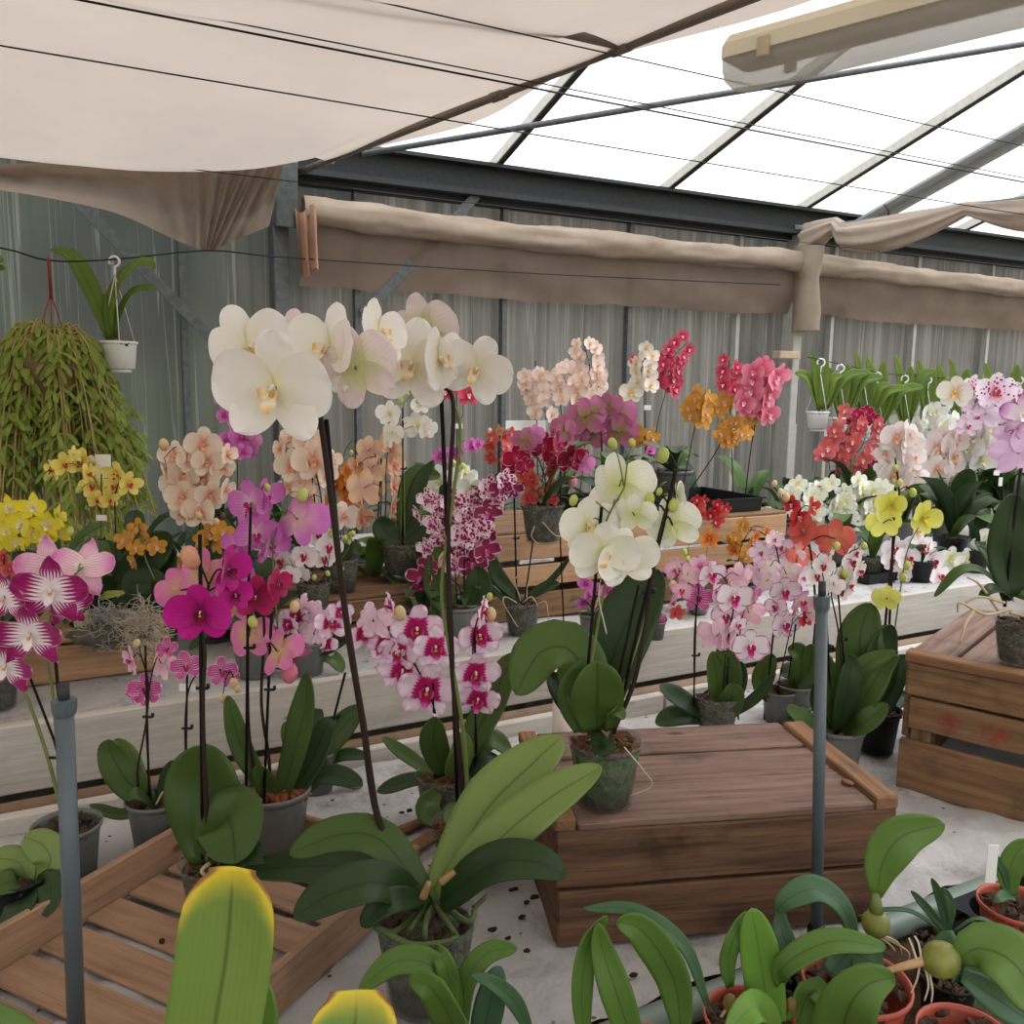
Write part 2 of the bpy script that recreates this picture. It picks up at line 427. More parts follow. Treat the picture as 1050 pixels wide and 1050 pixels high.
# ridge
g = MB(); g.box((4.5, -1.6, rz(-1.6)), (9.5, 0, 0), (0, .05, 0), (0, 0, .05)); trim(g, M_dark)

# ------------------------------------------------------------------ benches
def bench(label, Y0, Y1, z, front, xr=(-2.6, 9), boards=(), dark=M_soil):
    t = thing('plant_bench', label, 'bench', ((xr[0] + xr[1]) / 2, (Y0 + Y1) / 2, 0))
    cx, hx = (xr[0] + xr[1]) / 2, (xr[1] - xr[0]) / 2
    g = MB(); g.box((cx, (Y0 + Y1) / 2, z - .025), (hx, 0, 0), (0, (Y1 - Y0) / 2, 0), (0, 0, .013)); g.build('bench_top', dark, t, False)
    for (y, zc, hz, m) in boards:
        g = MB(); n = 3
        for i in range(n):
            L = 2 * hx / n
            g.box((xr[0] + L * (i + .5), y, zc), (L / 2 - .003, 0, 0), (0, .011, 0), (0, 0, hz), bev=.003, seed=i)
        g.build('edge_board', m, t, False)
    for x in [xr[0] + .3 + i * 1.7 for i in range(int((xr[1] - xr[0]) / 1.7) + 1)]:
        for y in (Y0 + .08, Y1 - .08):
            g = MB(); g.box((x, y, (z - .04) / 2), (.025, 0, 0), (0, .025, 0), (0, 0, (z - .04) / 2)); g.build('leg', M_metal, t, False)
    return t
bench('near plant bench topped with white fleece, holding the two old crates', .80, 1.60, .80, None, boards=[(1.612, .775, .056, MW['grey'])])
bench('second plant bench behind the gap, fronted by a tall grey board', 1.88, 3.75, .89, None, boards=[(1.857, .832, .068, MW['grey'])])
bench('foreground bench under the small potted plants along the bottom of the picture', -.1, .79, .794, None, xr=(-1.2, 3))

def cloth(name, label, x0, x1, y0, y1, z, amp, nx, ny, sc=7):
    g = MB(); P = []
    for i in range(nx + 1):
        row = []
        for j in range(ny + 1):
            x = x0 + (x1 - x0) * i / nx; y = y0 + (y1 - y0) * j / ny
            h = noise.fractal(V((x * sc, y * sc, 3)), .9, 2, 4) * amp + (1 - abs(noise.noise(V((x * 7 + y * 5, y * 9, 8)))) * 3) * amp * .7
            row.append((x, y, z + max(-.006, min(amp, h))))
        P.append(row)
    g.grid(P)
    return tag(g.build(name, M_fleece), label, 'cloth')
cloth('bench_cloth', 'wrinkled dirty white fleece sheet lying on the near bench around the old crates', -1.6, 3.6, .795, 1.598, .7945, .010, 300, 60)
cloth('bench_cloth', 'white fleece sheet on the second bench under the slatted crates', -1.8, 6.5, 1.87, 3.7, .886, .005, 160, 40)

# pipe along the front edge of the near bench
g = MB(); g.tube([(-2.6, .765, .80), (4.5, .765, .80)], .018, 16); tag(g.build('edge_pipe', M_pipe), 'grey-green round pipe along the front edge of the near bench', 'pipe')
g = MB(); g.tube([(-2.6, 1.745, .772), (6, 1.745, .772)], .022, 14); tag(g.build('heating_pipe', plain('rusty_pipe', (120, 98, 78), .6, .3, 0, .2, 20)), 'brown heating pipe in the gap between the two benches', 'pipe')
t = thing('gap_trough', 'shallow soil-filled trough lying in the gap between the two benches', 'trough', (1.8, 1.74, 0))
g = MB(); g.box((1.8, 1.735, .725), (4.4, 0, 0), (0, .105, 0), (0, 0, .012)); g.build('soil', M_soil, t, False)
g = MB(); g.box((1.8, 1.735, .706), (4.4, 0, 0), (0, .108, 0), (0, 0, .006)); g.build('base', M_black, t, False)
for x in (-2, 1, 4, 6): 
    g = MB(); g.box((x, 1.735, .35), (.02, 0, 0), (0, .02, 0), (0, 0, .35)); g.build('leg', M_metal, t, False)

# ------------------------------------------------------------------ screens, film, wires, lamp
# shade screen: hung from wires, sagging toward the wall; its right edge wraps the tube
def tubeX(y): return 1.02 + (3.9 - y) / (3.9 - 1.68) * .45
g = MB(); P = []
NY, NX = 46, 60
for j in range(NY + 1):
    y = 3.62 - (3.62 + .9) * j / NY
    row = []
    for i in range(NX + 1):
        s = i / NX; x1 = tubeX(y) + .05 + .05 * math.sin(y * 5); x = x1 + (-4.2 - x1) * s ** 1.25
        dx = max(0, (x1 - x))
        sag = .05 * (1 - math.exp(-dx * 2.2))
        k = max(0, 1 - abs(y - 3.36) / .55); k = k * k * (3 - 2 * k)
        sag += .145 * k * (1 - math.exp(-dx * 2.6))
        k2 = .5 - .5 * math.cos(y * 2 * PI / .8)
        sag += .03 * k2 * (1 - math.exp(-dx * 3))
        if y > 3.42: sag -= .28 * ((y - 3.42) / .2) ** 1.5 * .35
        z = 2.44 - sag + .012 * noise.noise(V((x * 1.5, y * 2.5, 1))) + .006 * noise.noise(V((x * 5, y * 7, 5)))
        if s < .06: z = 2.44 - .03 * (1 - s / .06)
        row.append((x, y, z))
    P.append(row)
g.grid(P); tag(g.build('shade_screen', M_shade), 'pale beige shade screen stretched flat under the roof at upper left', 'shade cloth')
# dusty skirt of the screen gathered to a knot on the wall wire
top = [(-260, 150), (-60, 165), (0, 168), (60, 166), (120, 164), (170, 160), (210, 160), (240, 160), (262, 162), (278, 166), (290, 170)]
bot = [(-260, 170), (-60, 188), (0, 195), (55, 204), (120, 219), (180, 246), (206, 256), (213, 258), (219, 257), (240, 247), (276, 232)]
P = []
T_, B_ = spline([(a[0], a[1], 0) for a in top], 8), spline([(a[0], a[1], 0) for a in bot], 8)
for i in range(len(T_)):
    row = []
    for k in range(15):
        s = k / 14; a, b = T_[i], B_[i]
        x, y = a.x + (b.x - a.x) * s, a.y + (b.y - a.y) * s
        Y = 3.60 + .16 * s - .10 * math.sin(PI * s) * (1 if i < 50 else .6)
        Y += .04 * math.sin(i * 1.25) * (.3 + s) * (1 if i > 36 else .25) * (1 - .5 * s) + .02 * noise.noise(V((i * .2, k * .3, 0)))
        row.append(onY(x, y, Y))
    P.append(row)
g = MB(); g.grid(P); tag(g.build('screen_skirt', M_skirt), 'dusty brown skirt of shade cloth gathered to a point against the wall', 'shade cloth')
# tube holding the screen edge, with a cross tube
M_tube = plain('brown_grey_tube', (122, 110, 100), .5, .4, .2, .15, 20)
t = thing('screen_tube', 'brown-grey steel tube along the right edge of the shade screen', 'tube', (1.25, 2.8, 2.42))
g = MB(); g.tube([(tubeX(y), y, 2.42) for y in (3.9, 3, 2.2, 1.4, .4, -.8)], .0135, 12); g.build('long_tube', M_tube, t)
jx = tubeX(2.05)
g = MB(); g.tube([(jx, 2.05, 2.425), (-3.5, 2.05, 2.425)], .012, 12); g.build('cross_tube', M_tube, t)
for y in (2.05, 2.55):
    g = MB(); g.tube([(tubeX(y + .03), y + .03, 2.42), (tubeX(y - .03), y - .03, 2.42)], .0175, 12); g.build('clamp', M_tube, t)
# right-hand screen, bundled along its rod
rodp = [(3.93 + .20 * (3.85 - y), y, 2.44) for y in (3.85, 3.2, 2.6, 1.9, 1.2)]
t = thing('rolled_screen', 'bundled pale shade screen hanging from a rod below the bright roof on the right', 'shade cloth', rodp[1])
g = MB(); g.tube(rodp, .012, 10); g.build('rod', M_metal, t)
P = []
NJ = 34
for i in range(49):
    s = i / 48; y = 3.84 - 2.6 * s; x = 3.93 + .20 * (3.85 - y)
    sg = abs(math.sin(s * 3.0 * PI)); rr = .030 + .05 * sg; dn = .01 + .075 * sg
    if i < 4: rr = .09 - .017 * i; dn = .06 - .02 * i
    row = []
    for j in range(NJ):
        a = 2 * PI * j / NJ; f = 1 + .17 * math.sin(a * 7 + s * 9 + 2 * noise.noise(V((a, s * 6, 0)))) + .09 * math.sin(a * 15 + s * 22)
        row.append((x + math.cos(a) * rr * f * .8, y, 2.44 - dn + math.sin(a) * rr * f))
    P.append(row)
g = MB(); g.grid(P, None, 0, wrap=True); g.build('gathered_cloth', clothmat('gathered_screen', (216, 198, 180), (176, 158, 142), .3, scale=9), t)
g = MB(); q = V(rodp[0]) + V((.09, -.45, 0)); g.tube(spline([q + V((0, 0, .07)), q + V((0, -.03, .03)), q + V((.01, -.01, -.02)), q + V((.03, .02, -.05)), q + V((.06, .03, -.03))], 5), .005, 6); g.build('hook', M_wire, t)
# roll of film along the wall with film hanging below it
def roll(x0, x1, z0, r, label):
    t = thing('film_roll', label, 'plastic film', ((x0 + x1) / 2, 3.86, z0))
    P = []; n = int((x1 - x0) / .05); seg = 22
    for i in range(n + 1):
        x = x0 + (x1 - x0) * i / n; row = []
        dz = .014 * noise.noise(V((x * 1.3, 0, 2))) - .02 * math.sin(PI * i / n)
        for j in range(seg):
            a = 2 * PI * j / seg
            f = 1 + .30 * noise.noise(V((x * 3.1, math.cos(a) * 1.4, math.sin(a) * 1.4))) + .16 * noise.noise(V((x * 9 + a, a * 1.5, 3))) + .1 * noise.noise(V((x * 25, a * 3, 9)))
            row.append((x, 3.845 + math.cos(a) * r * .8 * f, z0 + dz + math.sin(a) * r * f))
        P.append(row)
    g = MB(); g.grid(P, None, 0, wrap=True); g.build('roll', M_roll, t)
    P = []
    for i in range(n + 1):
        x = x0 + (x1 - x0) * i / n; row = []
        zb = 1.985 + .03 * noise.noise(V((x * 1.1, 5, 0))) + .012 * noise.noise(V((x * 7, 1, 0)))
        for k in range(9):
            s = k / 8
            row.append((x, 3.86 + .07 * s + .03 * noise.noise(V((x * 3, s * 2, 4))) + .012 * noise.noise(V((x * 11, s * 5, 7))), z0 - r * .4 + (zb - z0) * s))
        P.append(row)
    g = MB(); g.grid(P); g.build('hanging_film', M_film, t)
    return t
t = roll(1.03, 3.98, 2.262, .058, 'long roll of dusty plastic film on the wall, left of the wrapped post')
P = []
for i in range(9):
    row = []
    for k in range(9):
        s = k / 8; row.append((.985 + .012 * i * (1 - .2 * s) + .02 * s, 3.80 + .03 * math.sin(i * 1.7) * (.4 + s) + .01 * noise.noise(V((i, k, 1))), 2.26 - .26 * s - .02 * math.sin(i * .8)))
    P.append(row)
g = MB(); g.grid(P); g.build('torn_end', plain('torn_film', (186, 146, 122), .6, .3, 0, .2, 8, transl=.3), t)
roll(3.98, 9.5, 2.25, .056, 'long roll of dusty plastic film on the wall, right of the wrapped post')
P = []
for i in range(17):
    a = 2 * PI * i / 16; row = []
    for k in range(12):
        s = k / 11; f = 1 + .14 * math.sin(a * 3 + s * 5) + .1 * noise.noise(V((a, s * 5, 0))); rr = .085 if s < .35 else .06
        row.append((3.94 + math.cos(a) * rr * f, 3.84 + math.sin(a) * .09 * f, 2.34 - .47 * s))
    P.append(row)
g = MB(); g.grid(P); tag(g.build('post_wrap', M_roll), 'crumpled plastic film wrapped around the right-hand wall post', 'plastic film')
# wires under the screen and along the wall
def wire(label, pts, r=.0035):
    g = MB(); g.tube(pts, r, 6); return tag(g.build('support_wire', M_wire), label, 'wire', None)
def xwire(px, py, z, label, r=.0022, x0=-3.4, x1=11):
    p = on(px, py, z); wire(label, [(x0 + (x1 - x0) * i / 12, p.y, z - .03 * math.sin(PI * i / 12)) for i in range(13)], r)
xwire(0, 38, 2.385, 'black wire crossing under the shade screen, next after the thick double wire')
xwire(0, 143, 2.30, 'black wire lying lowest across the sagging front of the shade screen', .0018)
xwire(135, 0, 2.40, 'thick front wire of the double pair crossing the top of the shade screen', .0028)
xwire(175, 0, 2.41, 'thin rear wire of the double pair crossing the top of the shade screen', .0018)
xwire(432, 0, 2.40, 'thin black wire at the top edge, passing behind the lamp', .0018)
wire('black sagging wire strung along the wall that the hanging baskets hook onto', spline([onY(-120, 238, 3.34), onY(0, 254, 3.34), onY(50, 267, 3.34), onY(117, 266, 3.34), onY(213, 257, 3.62), onY(280, 263, 3.78), onY(400, 271, 3.78), onY(560, 281, 3.78), onY(800, 292, 3.78)], 4), .003)
g = MB(); g.tube([onY(372, 158, 3.7), onY(700, 103, 2.9), onY(1050, 45, 2.4), onY(1300, 3, 2.1)], .012, 10); tag(g.build('tie_rod', M_metal), 'grey steel tie rod crossing the bright roof below the lamp', 'rod')
# fluorescent lamp housing
d = V((.33, -.944, 0)); n = V((.944, .33, 0)); a = onY(752, 68, 1.4)
t = thing('strip_lamp', 'unlit fluorescent strip lamp with a cream housing and dirty plastic cover', 'lamp', a + d * .64)
def prism(ring, L, mi=0):
    g = MB(); P = []
    for s, k in ((0, .0), (0, .86), (.012, 1), (L - .012, 1), (L, .86), (L, 0)):
        P.append([a + d * s + n * (x * k * .85) + Z * (z * k * .72) for x, z in ring])
    g.grid(P, None, 0, wrap=True); return g
prism([(-.062, .0), (-.062, .035), (-.045, .06), (.045, .06), (.062, .035), (.062, 0)], 1.28).build('housing', plain('cream_housing', (246, 236, 212), .5, .4, 0, .06, 6), t, False)
cov = clothmat('dirty_diffuser', (250, 248, 242), (214, 208, 198), .7, weave=False, scale=7, transp=.3)
prism([(.056, .0), (.056, -.03), (.04, -.058), (.0, -.068), (-.04, -.058), (-.056, -.03), (-.056, 0)], 1.275).build('diffuser', cov, t, True)
for s in (.09, .52, .95):
    for sd in (-1, 1):
        g = MB(); g.box(a + d * s + n * .055 * sd + Z * .001, d * .012, n * .004, Z * .018, bev=.002); g.build('clip', M_wplast if s > .2 else plain('cream_clip', (206, 192, 164)), t, False)
g = MB(); g.tube([a + d * .30 + Z * .044, a + d * .30 + Z * .55], .003, 6); g.build('hanger_chain', M_metal, t)
g = MB(); g.box(a + d * .30 + Z * .045, d * .025, n * .02, Z * .004); g.build('hanger_bracket', M_metal, t, False)

# ------------------------------------------------------------------ irrigation risers
def riser(label, top, bottom, r):
    t = thing('irrigation_riser', label, 'pipe', bottom)
    u = (top - bottom)
    g = MB(); g.tube([bottom, bottom + u * .955], r, 16); g.build('pipe', M_pvc, t)
    g = MB(); g.tube([bottom + u * .925, bottom + u * .94, bottom + u * .962, bottom + u * .963], [r * 1.18, r * 1.32, r * 1.35, r * 1.0], 8); g.build('collar', M_pvc, t, False)
    g = MB(); g.tube([bottom + u * .955, bottom + u], r * .62, 12); g.build('threaded_tip', M_dark, t)
    g = MB(); g.tube([bottom, bottom + u * .045, bottom + u * .06], [r * 1.6, r * 1.6, r * 1.15], 14); g.build('foot', M_black, t)
b1 = on(80, 1098, .80); riser('grey plastic irrigation riser pipe standing at the left in front of the slatted tray', onH(65, 701, b1.dot(FH)), b1, .0092)
b2 = on(837, 968, .80); riser('grey plastic irrigation riser pipe standing in front of the old upturned crate', onH(843, 596, b2.dot(FH)), b2, .0078)
# ------------------------------------------------------------------ crates
def axes(deg):
    a = math.radians(deg); return V((math.cos(a), math.sin(a), 0)), V((-math.sin(a), math.cos(a), 0))
def plank(g, f0, w, d, a, b, c, m=0, seed=0, warp=.0022, bev=.0025):
    """board spanning a=(a0,a1) along w, b along d, c up, from corner f0"""
    ctr = f0 + w * (a[0] + a[1]) / 2 + d * (b[0] + b[1]) / 2 + Z * (c[0] + c[1]) / 2
    g.box(ctr, w * (a[1] - a[0]) / 2, d * (b[1] - b[0]) / 2, Z * (c[1] - c[0]) / 2, m, bev=bev, warp=warp, seed=seed)
# old upturned crate in the middle
f0 = V((.57, .936, .8)); w, d = axes(-18.9); W, D, H = .487, .30, .178
t = thing('wooden_crate', 'old dark upturned wooden crate in the middle with one potted white orchid on top', 'crate', f0 + w * W / 2 + d * D / 2)
for nm, b in (('front_panel', (0, .012)), ('back_panel', (D - .012, D))):
    g = MB(); plank(g, f0, w, d, (0, W), b, (.085, H - .012), seed=1); plank(g, f0, w, d, (.004, W - .012), b, (.0, .080), seed=2); g.build(nm, MW['old'], t, False)
for nm, a in (('end_panel', (.002, .016)), ('end_panel', (W - .03, W - .016))):
    g = MB(); plank(g, f0, w, d, a, (.013, D - .013), (.10, H - .012), seed=3); plank(g, f0, w, d, a, (.013, D - .013), (0, .095), seed=4); g.build(nm, MW['old'], t, False)
g = MB()
plank(g, f0, w, d, (.028, W - .034), (.0, .104), (H - .012, H), seed=5); plank(g, f0, w, d, (.028, W - .034), (.1065, .198), (H - .012, H - .001), seed=6)
plank(g, f0, w, d, (.028, W - .034), (.205, D), (H - .012, H + .001), seed=7); g.build('top_boards', MW['oldtop'], t, False)
g = MB(); plank(g, f0, w, d, (-.002, .027), (.0, D), (H - .012, H + .006), seed=8, warp=.005); g.build('left_batten', MW['batten'], t, False)
g = MB(); plank(g, f0, w, d, (W - .034, W), (.0, D - .02), (H - .012, H + .008), seed=9, warp=.005); g.build('right_batten', MW['batten'], t, False)
# right-hand crate
f0 = V((1.397, 1.063, .8)); w, d = axes(-68.5); W, D, H = .262, .46, .268
t = thing('wooden_crate', 'brown slatted wooden crate with faded red marks at the right edge', 'crate', f0 + w * W / 2 + d * D / 2)
g = MB()
plank(g, f0, w, d, (.0, W), (0, .013), (.0, .098), seed=11); plank(g, f0, w, d, (.012, W), (0, .013), (.122, .182), seed=12)
plank(g, f0, w, d, (.004, W), (0, .013), (.187, .247), seed=13); g.build('front_slats', MW['mid'], t, False)
g = MB(); plank(g, f0, w, d, (.0, W), (-.004, .03), (.249, H), seed=14, warp=.003); g.build('top_rail', MW['batten'], t, False)
for a, b in (((.014, .05), (.014, .05)), ((W - .05, W - .014), (.014, .05)), ((.014, .05), (D - .05, D - .014))):
    g = MB(); plank(g, f0, w, d, a, b, (.0, .248), seed=15); g.build('corner_post', MW['mid'], t, False)
g = MB()
for k, c in enumerate(((0, .09), (.10, .175), (.185, .247))): plank(g, f0, w, d, (0, .012), (.014, D - .014), c, seed=20 + k)
g.build('side_slats', MW['mid'], t, False)
g = MB()
for k, c in enumerate(((0, .09), (.10, .175), (.185, .247))): plank(g, f0, w, d, (W - .012, W), (.014, D - .014), c, seed=23 + k); plank(g, f0, w, d, (0, W), (D - .013, D), c, seed=28 + k)
g.build('back_slats', MW['mid'], t, False)
g = MB()
for k, a in enumerate(((.0, .075), (.083, .168), (.176, W))): plank(g, f0, w, d, a, (.031, D), (.250, H - .004), seed=30 + k)
g.build('top_boards', MW['oldtop'], t, False)
# faded red stamp: two smudged marks on the middle slat
t2 = NT('faded_red_stamp'); c = t2.coord('Object'); n = t2.noise(c, 60, 4); u, v, uvv = t2.uv()
r_ = t2.math('ADD', t2.math('POWER', t2.math('SUBTRACT', u, .5), 2.), t2.math('POWER', t2.math('SUBTRACT', v, .5), 2.))
al = t2.math('MULTIPLY', t2.step(r_, .24, .08), t2.step(n, .36, .6)); al = t2.math('SUBTRACT', 1., t2.math('MULTIPLY', al, .6))
t2.bsdf(lin((168, 70, 64)), .8, .1, transp=al)
for a0, a1 in ((.062, .105), (.128, .190)):
    g = MB(); q = [[f0 + w * (a0 + (a1 - a0) * i / 3) - d * .0042 + Z * (.128 + .046 * j / 3) for j in range(4)] for i in range(4)]
    g.grid(q); g.build('red_stamp', t2.mat, t)
# slatted tray at the lower left
Bc = V((.25, 1.46, .80)); a_, _ = axes(36); b_ = V((a_.y, -a_.x, 0))
t = thing('slatted_tray', 'shallow new-wood slatted tray with two potted orchids at lower left', 'crate', Bc - a_ * .3 + b_ * .185)
L, Wd, Ht = .66, .372, .064
def tp(g, a, b, c, **k): plank(g, Bc, a_, b_, a, b, c, **k)
g = MB(); tp(g, (-L, 0), (0, .012), (0, Ht), seed=41, warp=.001); g.build('side_board', MW['tray'], t, False)
g = MB(); tp(g, (-L, 0), (Wd - .012, Wd), (0, Ht), seed=42, warp=.001); g.build('side_board', MW['tray'], t, False)
g = MB(); tp(g, (-.012, 0), (.013, Wd - .013), (0, Ht), seed=43, warp=.001); g.build('end_board', MW['tray'], t, False)
g = MB(); tp(g, (-L, -L + .012), (.013, Wd - .013), (0, Ht), seed=44, warp=.001); g.build('end_board', MW['tray'], t, False)
for k in range(9):
    a0 = -.020 - .071 * (k + 1) + .008
    g = MB(); tp(g, (a0, a0 + .057), (.013, Wd - .013), (.003, .011), seed=50 + k, warp=.0008); g.build('slat', MW['tray'], t, False)
# slatted crates on the second bench
def slatcrate(label, x0, x1, y0, dep, z, H, mats, rows):
    t = thing('slatted_crate', label, 'crate', ((x0 + x1) / 2, y0 + dep / 2, z))
    f0 = V((x0, y0, z)); w, d = V((1, 0, 0)), V((0, 1, 0)); W = x1 - x0
    for k, (c0, c1) in enumerate(rows):
        g = MB(); plank(g, f0, w, d, (0, W), (0, .014), (c0 * H, c1 * H), seed=int(x0 * 100) + k); g.build('front_slat', mats[k % len(mats)], t, False)
        g = MB(); plank(g, f0, w, d, (0, W), (dep - .014, dep), (c0 * H, c1 * H), seed=int(x0 * 100) + k + 5); g.build('back_slat', mats[k % len(mats)], t, False)
    for a in ((0, .014), (W - .014, W)):
        g = MB(); plank(g, f0, w, d, a, (.015, dep - .015), (0, H * .97), seed=int(x0 * 90)); g.build('end_panel', mats[-1], t, False)
    g = MB(); n = 4
    for k in range(n): plank(g, f0, w, d, (.0, W), (dep * k / n + .003, dep * (k + 1) / n - .004), (H, H + .010), seed=70 + k)
    g.build('top_boards', mats[0], t, False)
    return t
R3 = ((0, .30), (.39, .63), (.70, 1))
slatcrate('pale slatted crate directly behind the flowerless bare-stemmed orchid in its clear pot', .92, 1.50, 2.13, .38, .89, .245, [MW['mid'], MW['slat'], MW['slat']], R3)
slatcrate('pale slatted crate on the second bench underneath the black plastic tray', 1.515, 2.16, 2.13, .38, .89, .245, [MW['mid'], MW['slat'], MW['slat']], ((0, .30), (.38, .66), (.70, 1)))
slatcrate('low old brown crate on the second bench behind the tall white orchid stems', .40, .86, 2.12, .40, .89, .11, [MW['old'], MW['mid']], ((0, .45), (.5, 1)))
slatcrate('low pale wooden crate under the wiry grey moss at far left', -.30, .235, 2.11, .36, .89, .085, [MW['slat']], ((.0, .95),))
# ------------------------------------------------------------------ flower library
def petal(g, ang, L, Wd, prof='sep', tilt=.0, cup=.0, cross=.0, ruf=0, seed=0, nu=7, nv=6, r0=.02, mi=0, c=(0, 0, 0), fq=3):
    """petal in the XZ plane (facing -Y); ang clockwise from up"""
    a = V((math.sin(ang), 0, math.cos(ang))); b = V((math.cos(ang), 0, -math.sin(ang))); P = []; UVs = []
    rnd = random.Random(seed); ph = rnd.random() * 9
    for i in range(nu + 1):
        u = 1 - (1 - i / nu) ** 1.5 if prof != 'lip' else i / nu
        if prof == 'pet':
            cc = .56; k = (u - cc) / (1 - cc if u > cc else cc * 1.04); ww = max(.10 * (1 - u), math.sqrt(max(0, 1 - abs(k) ** 2.3)))
        elif prof == 'sep':
            cc = .52; k = (u - cc) / (1 - cc if u > cc else cc * 1.25); ww = math.sqrt(max(0, 1 - abs(k) ** 2.1))
        elif prof == 'pt':
            cc = .42; k = (u - cc) / (1 - cc if u > cc else cc * 1.3); ww = max(0, 1 - abs(k) ** 1.7)
        else: ww = (.55 + .75 * u) * (1 - max(0, u - .6) / .4 * .75)
        row = []; ru = []
        for j in range(nv + 1):
            v = 2 * j / nv - 1
            wv = v * ww * Wd / 2
            y = -(math.sin(tilt) * u * L + cup * u * u * L + cross * v * v * ww * Wd)
            y += ruf * L * u * abs(v) * math.sin(u * fq * 6 + v * 3 + ph) + ruf * .6 * L * u * u * math.sin(v * 5 + ph)
            p = V(c) + a * (r0 + u * L * math.cos(tilt)) + b * wv + V((0, y, 0))
            row.append(p); ru.append((u, (v + 1) / 2))
        P.append(row); UVs.append(ru)
    g.grid(P, UVs, mi, flip=True)
def flower_mesh(name, mats, kind='phal', seed=0, hi=False):
    """mats: petal, lip, column"""
    rnd = random.Random(seed); j = lambda a: (rnd.random() - .5) * 2 * a
    nu, nv = (12, 10) if hi else (6, 6)
    g = MB()
    if kind == 'phal': sp, pp, sw, pw, sl, pl, rf = 'sep', 'pet', .33, .52, .45, .47, .02
    elif kind == 'wavy': sp, pp, sw, pw, sl, pl, rf = 'sep', 'pet', .32, .44, .46, .47, .07
    elif kind == 'star': sp, pp, sw, pw, sl, pl, rf = 'pt', 'sep', .30, .40, .50, .48, .05
    else: sp, pp, sw, pw, sl, pl, rf = 'sep', 'sep', .30, .38, .45, .45, .03
    tl = .12 + j(.16); cu = .16 + j(.18)
    petal(g, j(.06), sl, sw, sp, .06 + j(.1), .10 + j(.15), -.06, rf, seed, nu, nv)
    for s in (-1, 1): petal(g, s * (2.42 + j(.08)), sl, sw * 1.03, sp, .06 + j(.1), .06 + j(.1), -.05, rf, seed + 3 + s, nu, nv, c=(0, .004, 0))
    for s in (-1, 1): petal(g, s * (1.36 + j(.08)), pl, pw, pp, tl + j(.06), cu + j(.06), .05 + j(.05), rf, seed + 7 + s, nu, nv, c=(0, -.012, 0))
    l = MB(); k = 8 if hi else 4
    petal(l, PI, .19, .12, 'lip', .75, .25, .25, .03, seed, k + 2, k, 0, 0, c=(0, -.02, -.01))
    for s in (-1, 1): petal(l, s * 1.75, .12, .11, 'sep', .95, .2, .35, .02, seed + s, k, k, .01, 0, c=(0, -.03, 0))
    l.blob((0, -.075, -.035), .026, 8, 1, sq=(1, .8, .8))
    l.blob((0, -.05, .018), .03, 8, 2, sq=(.75, 1.3, .8)); l.blob((0, -.088, .012), .017, 6, 2)
    return (g.mesh(name, mats[0]), l.mesh('lip', [mats[1], M_call, mats[2]]))
M_call = plain('lip_callus', (222, 170, 70), .5, .3, 0, .1, 90)
M_colw = plain('flower_column', (244, 238, 232), .5, .3, 0, .03, 40, transl=.1)
VAR = {}
def variety(key, mat, lip, col=(244, 236, 230), kind='phal', n=3, lip2=None, hi=False):
    lm = fmat(key + '_lip', [(0, lip), (.6, lip), (1, lip2 or lip)], tr=.15)
    cm = M_colw if col == (244, 236, 230) else plain(key + '_column', col, .5, .3, 0, .05, 40)
    VAR[key] = [flower_mesh('flower_' + key, (mat, lm, cm), kind, zlib.crc32(key.encode()) % 999 + i * 17, hi) for i in range(n)]
F = fmat
WH = (252, 249, 248)
variety('white', F('w1', [(0, (240, 234, 176)), (.16, (248, 243, 228)), (1, WH)], back=((232, 232, 190), (248, 243, 240))), (250, 240, 214), lip2=(240, 176, 66), hi=True, n=4)
variety('whiteblush', F('w2', [(0, (216, 216, 140)), (.3, (246, 238, 226)), (1, (250, 240, 238))], back=((216, 216, 150), (240, 222, 222))), (250, 236, 200), lip2=(240, 190, 90), hi=True, n=2)
variety('ivory', F('iv', [(0, (222, 226, 140)), (.2, (247, 245, 226)), (1, (252, 250, 242))], back=((226, 232, 160), (250, 250, 236))), (246, 236, 190), lip2=(216, 150, 86), hi=True)
variety('magenta', F('mg', [(0, (110, 8, 70)), (.25, (186, 14, 128)), (1, (204, 24, 150))], vein=(150, 8, 100), vs=.35, back=((216, 170, 150), (222, 100, 176))), (130, 4, 50), col=(236, 200, 220), hi=True)
variety('cerise', F('ce', [(0, (120, 10, 60)), (.4, (168, 18, 84)), (1, (186, 36, 100))], back=(222, 140, 150)), (140, 10, 50), col=(236, 200, 210), hi=True, n=2)
variety('rosetan', F('rt', [(0, (206, 158, 112)), (.4, (218, 138, 140)), (1, (220, 104, 168))], vein=(190, 100, 110), vs=.4, back=((214, 176, 132), (222, 124, 178))), (170, 20, 80), hi=True)
variety('splash', F('sp', [(0, (252, 246, 246)), (.30, (250, 240, 244)), (.46, (170, 30, 116)), (1, (146, 14, 88))], streak=.16, edge=(226, 190, 210), ew=.97, back=(222, 150, 196)), (252, 244, 244), kind='star', lip2=(250, 240, 240), hi=True)
variety('splashlight', F('sl', [(0, (244, 226, 216)), (.5, (238, 200, 216)), (1, (206, 96, 170))], vein=(190, 60, 140), vs=.45, back=(226, 160, 200), edge=(228, 176, 210), ew=.93), (250, 240, 240), kind='star', hi=True, n=2)
variety('pinkedge', F('pe', [(0, (176, 10, 90)), (.34, (196, 22, 112)), (.43, (244, 214, 232)), (1, (250, 238, 246))], streak=.03, edge=(228, 160, 212), ew=.90, es=.16, back=(240, 208, 224)), (176, 10, 84), kind='wavy', lip2=(206, 110, 196), hi=True)
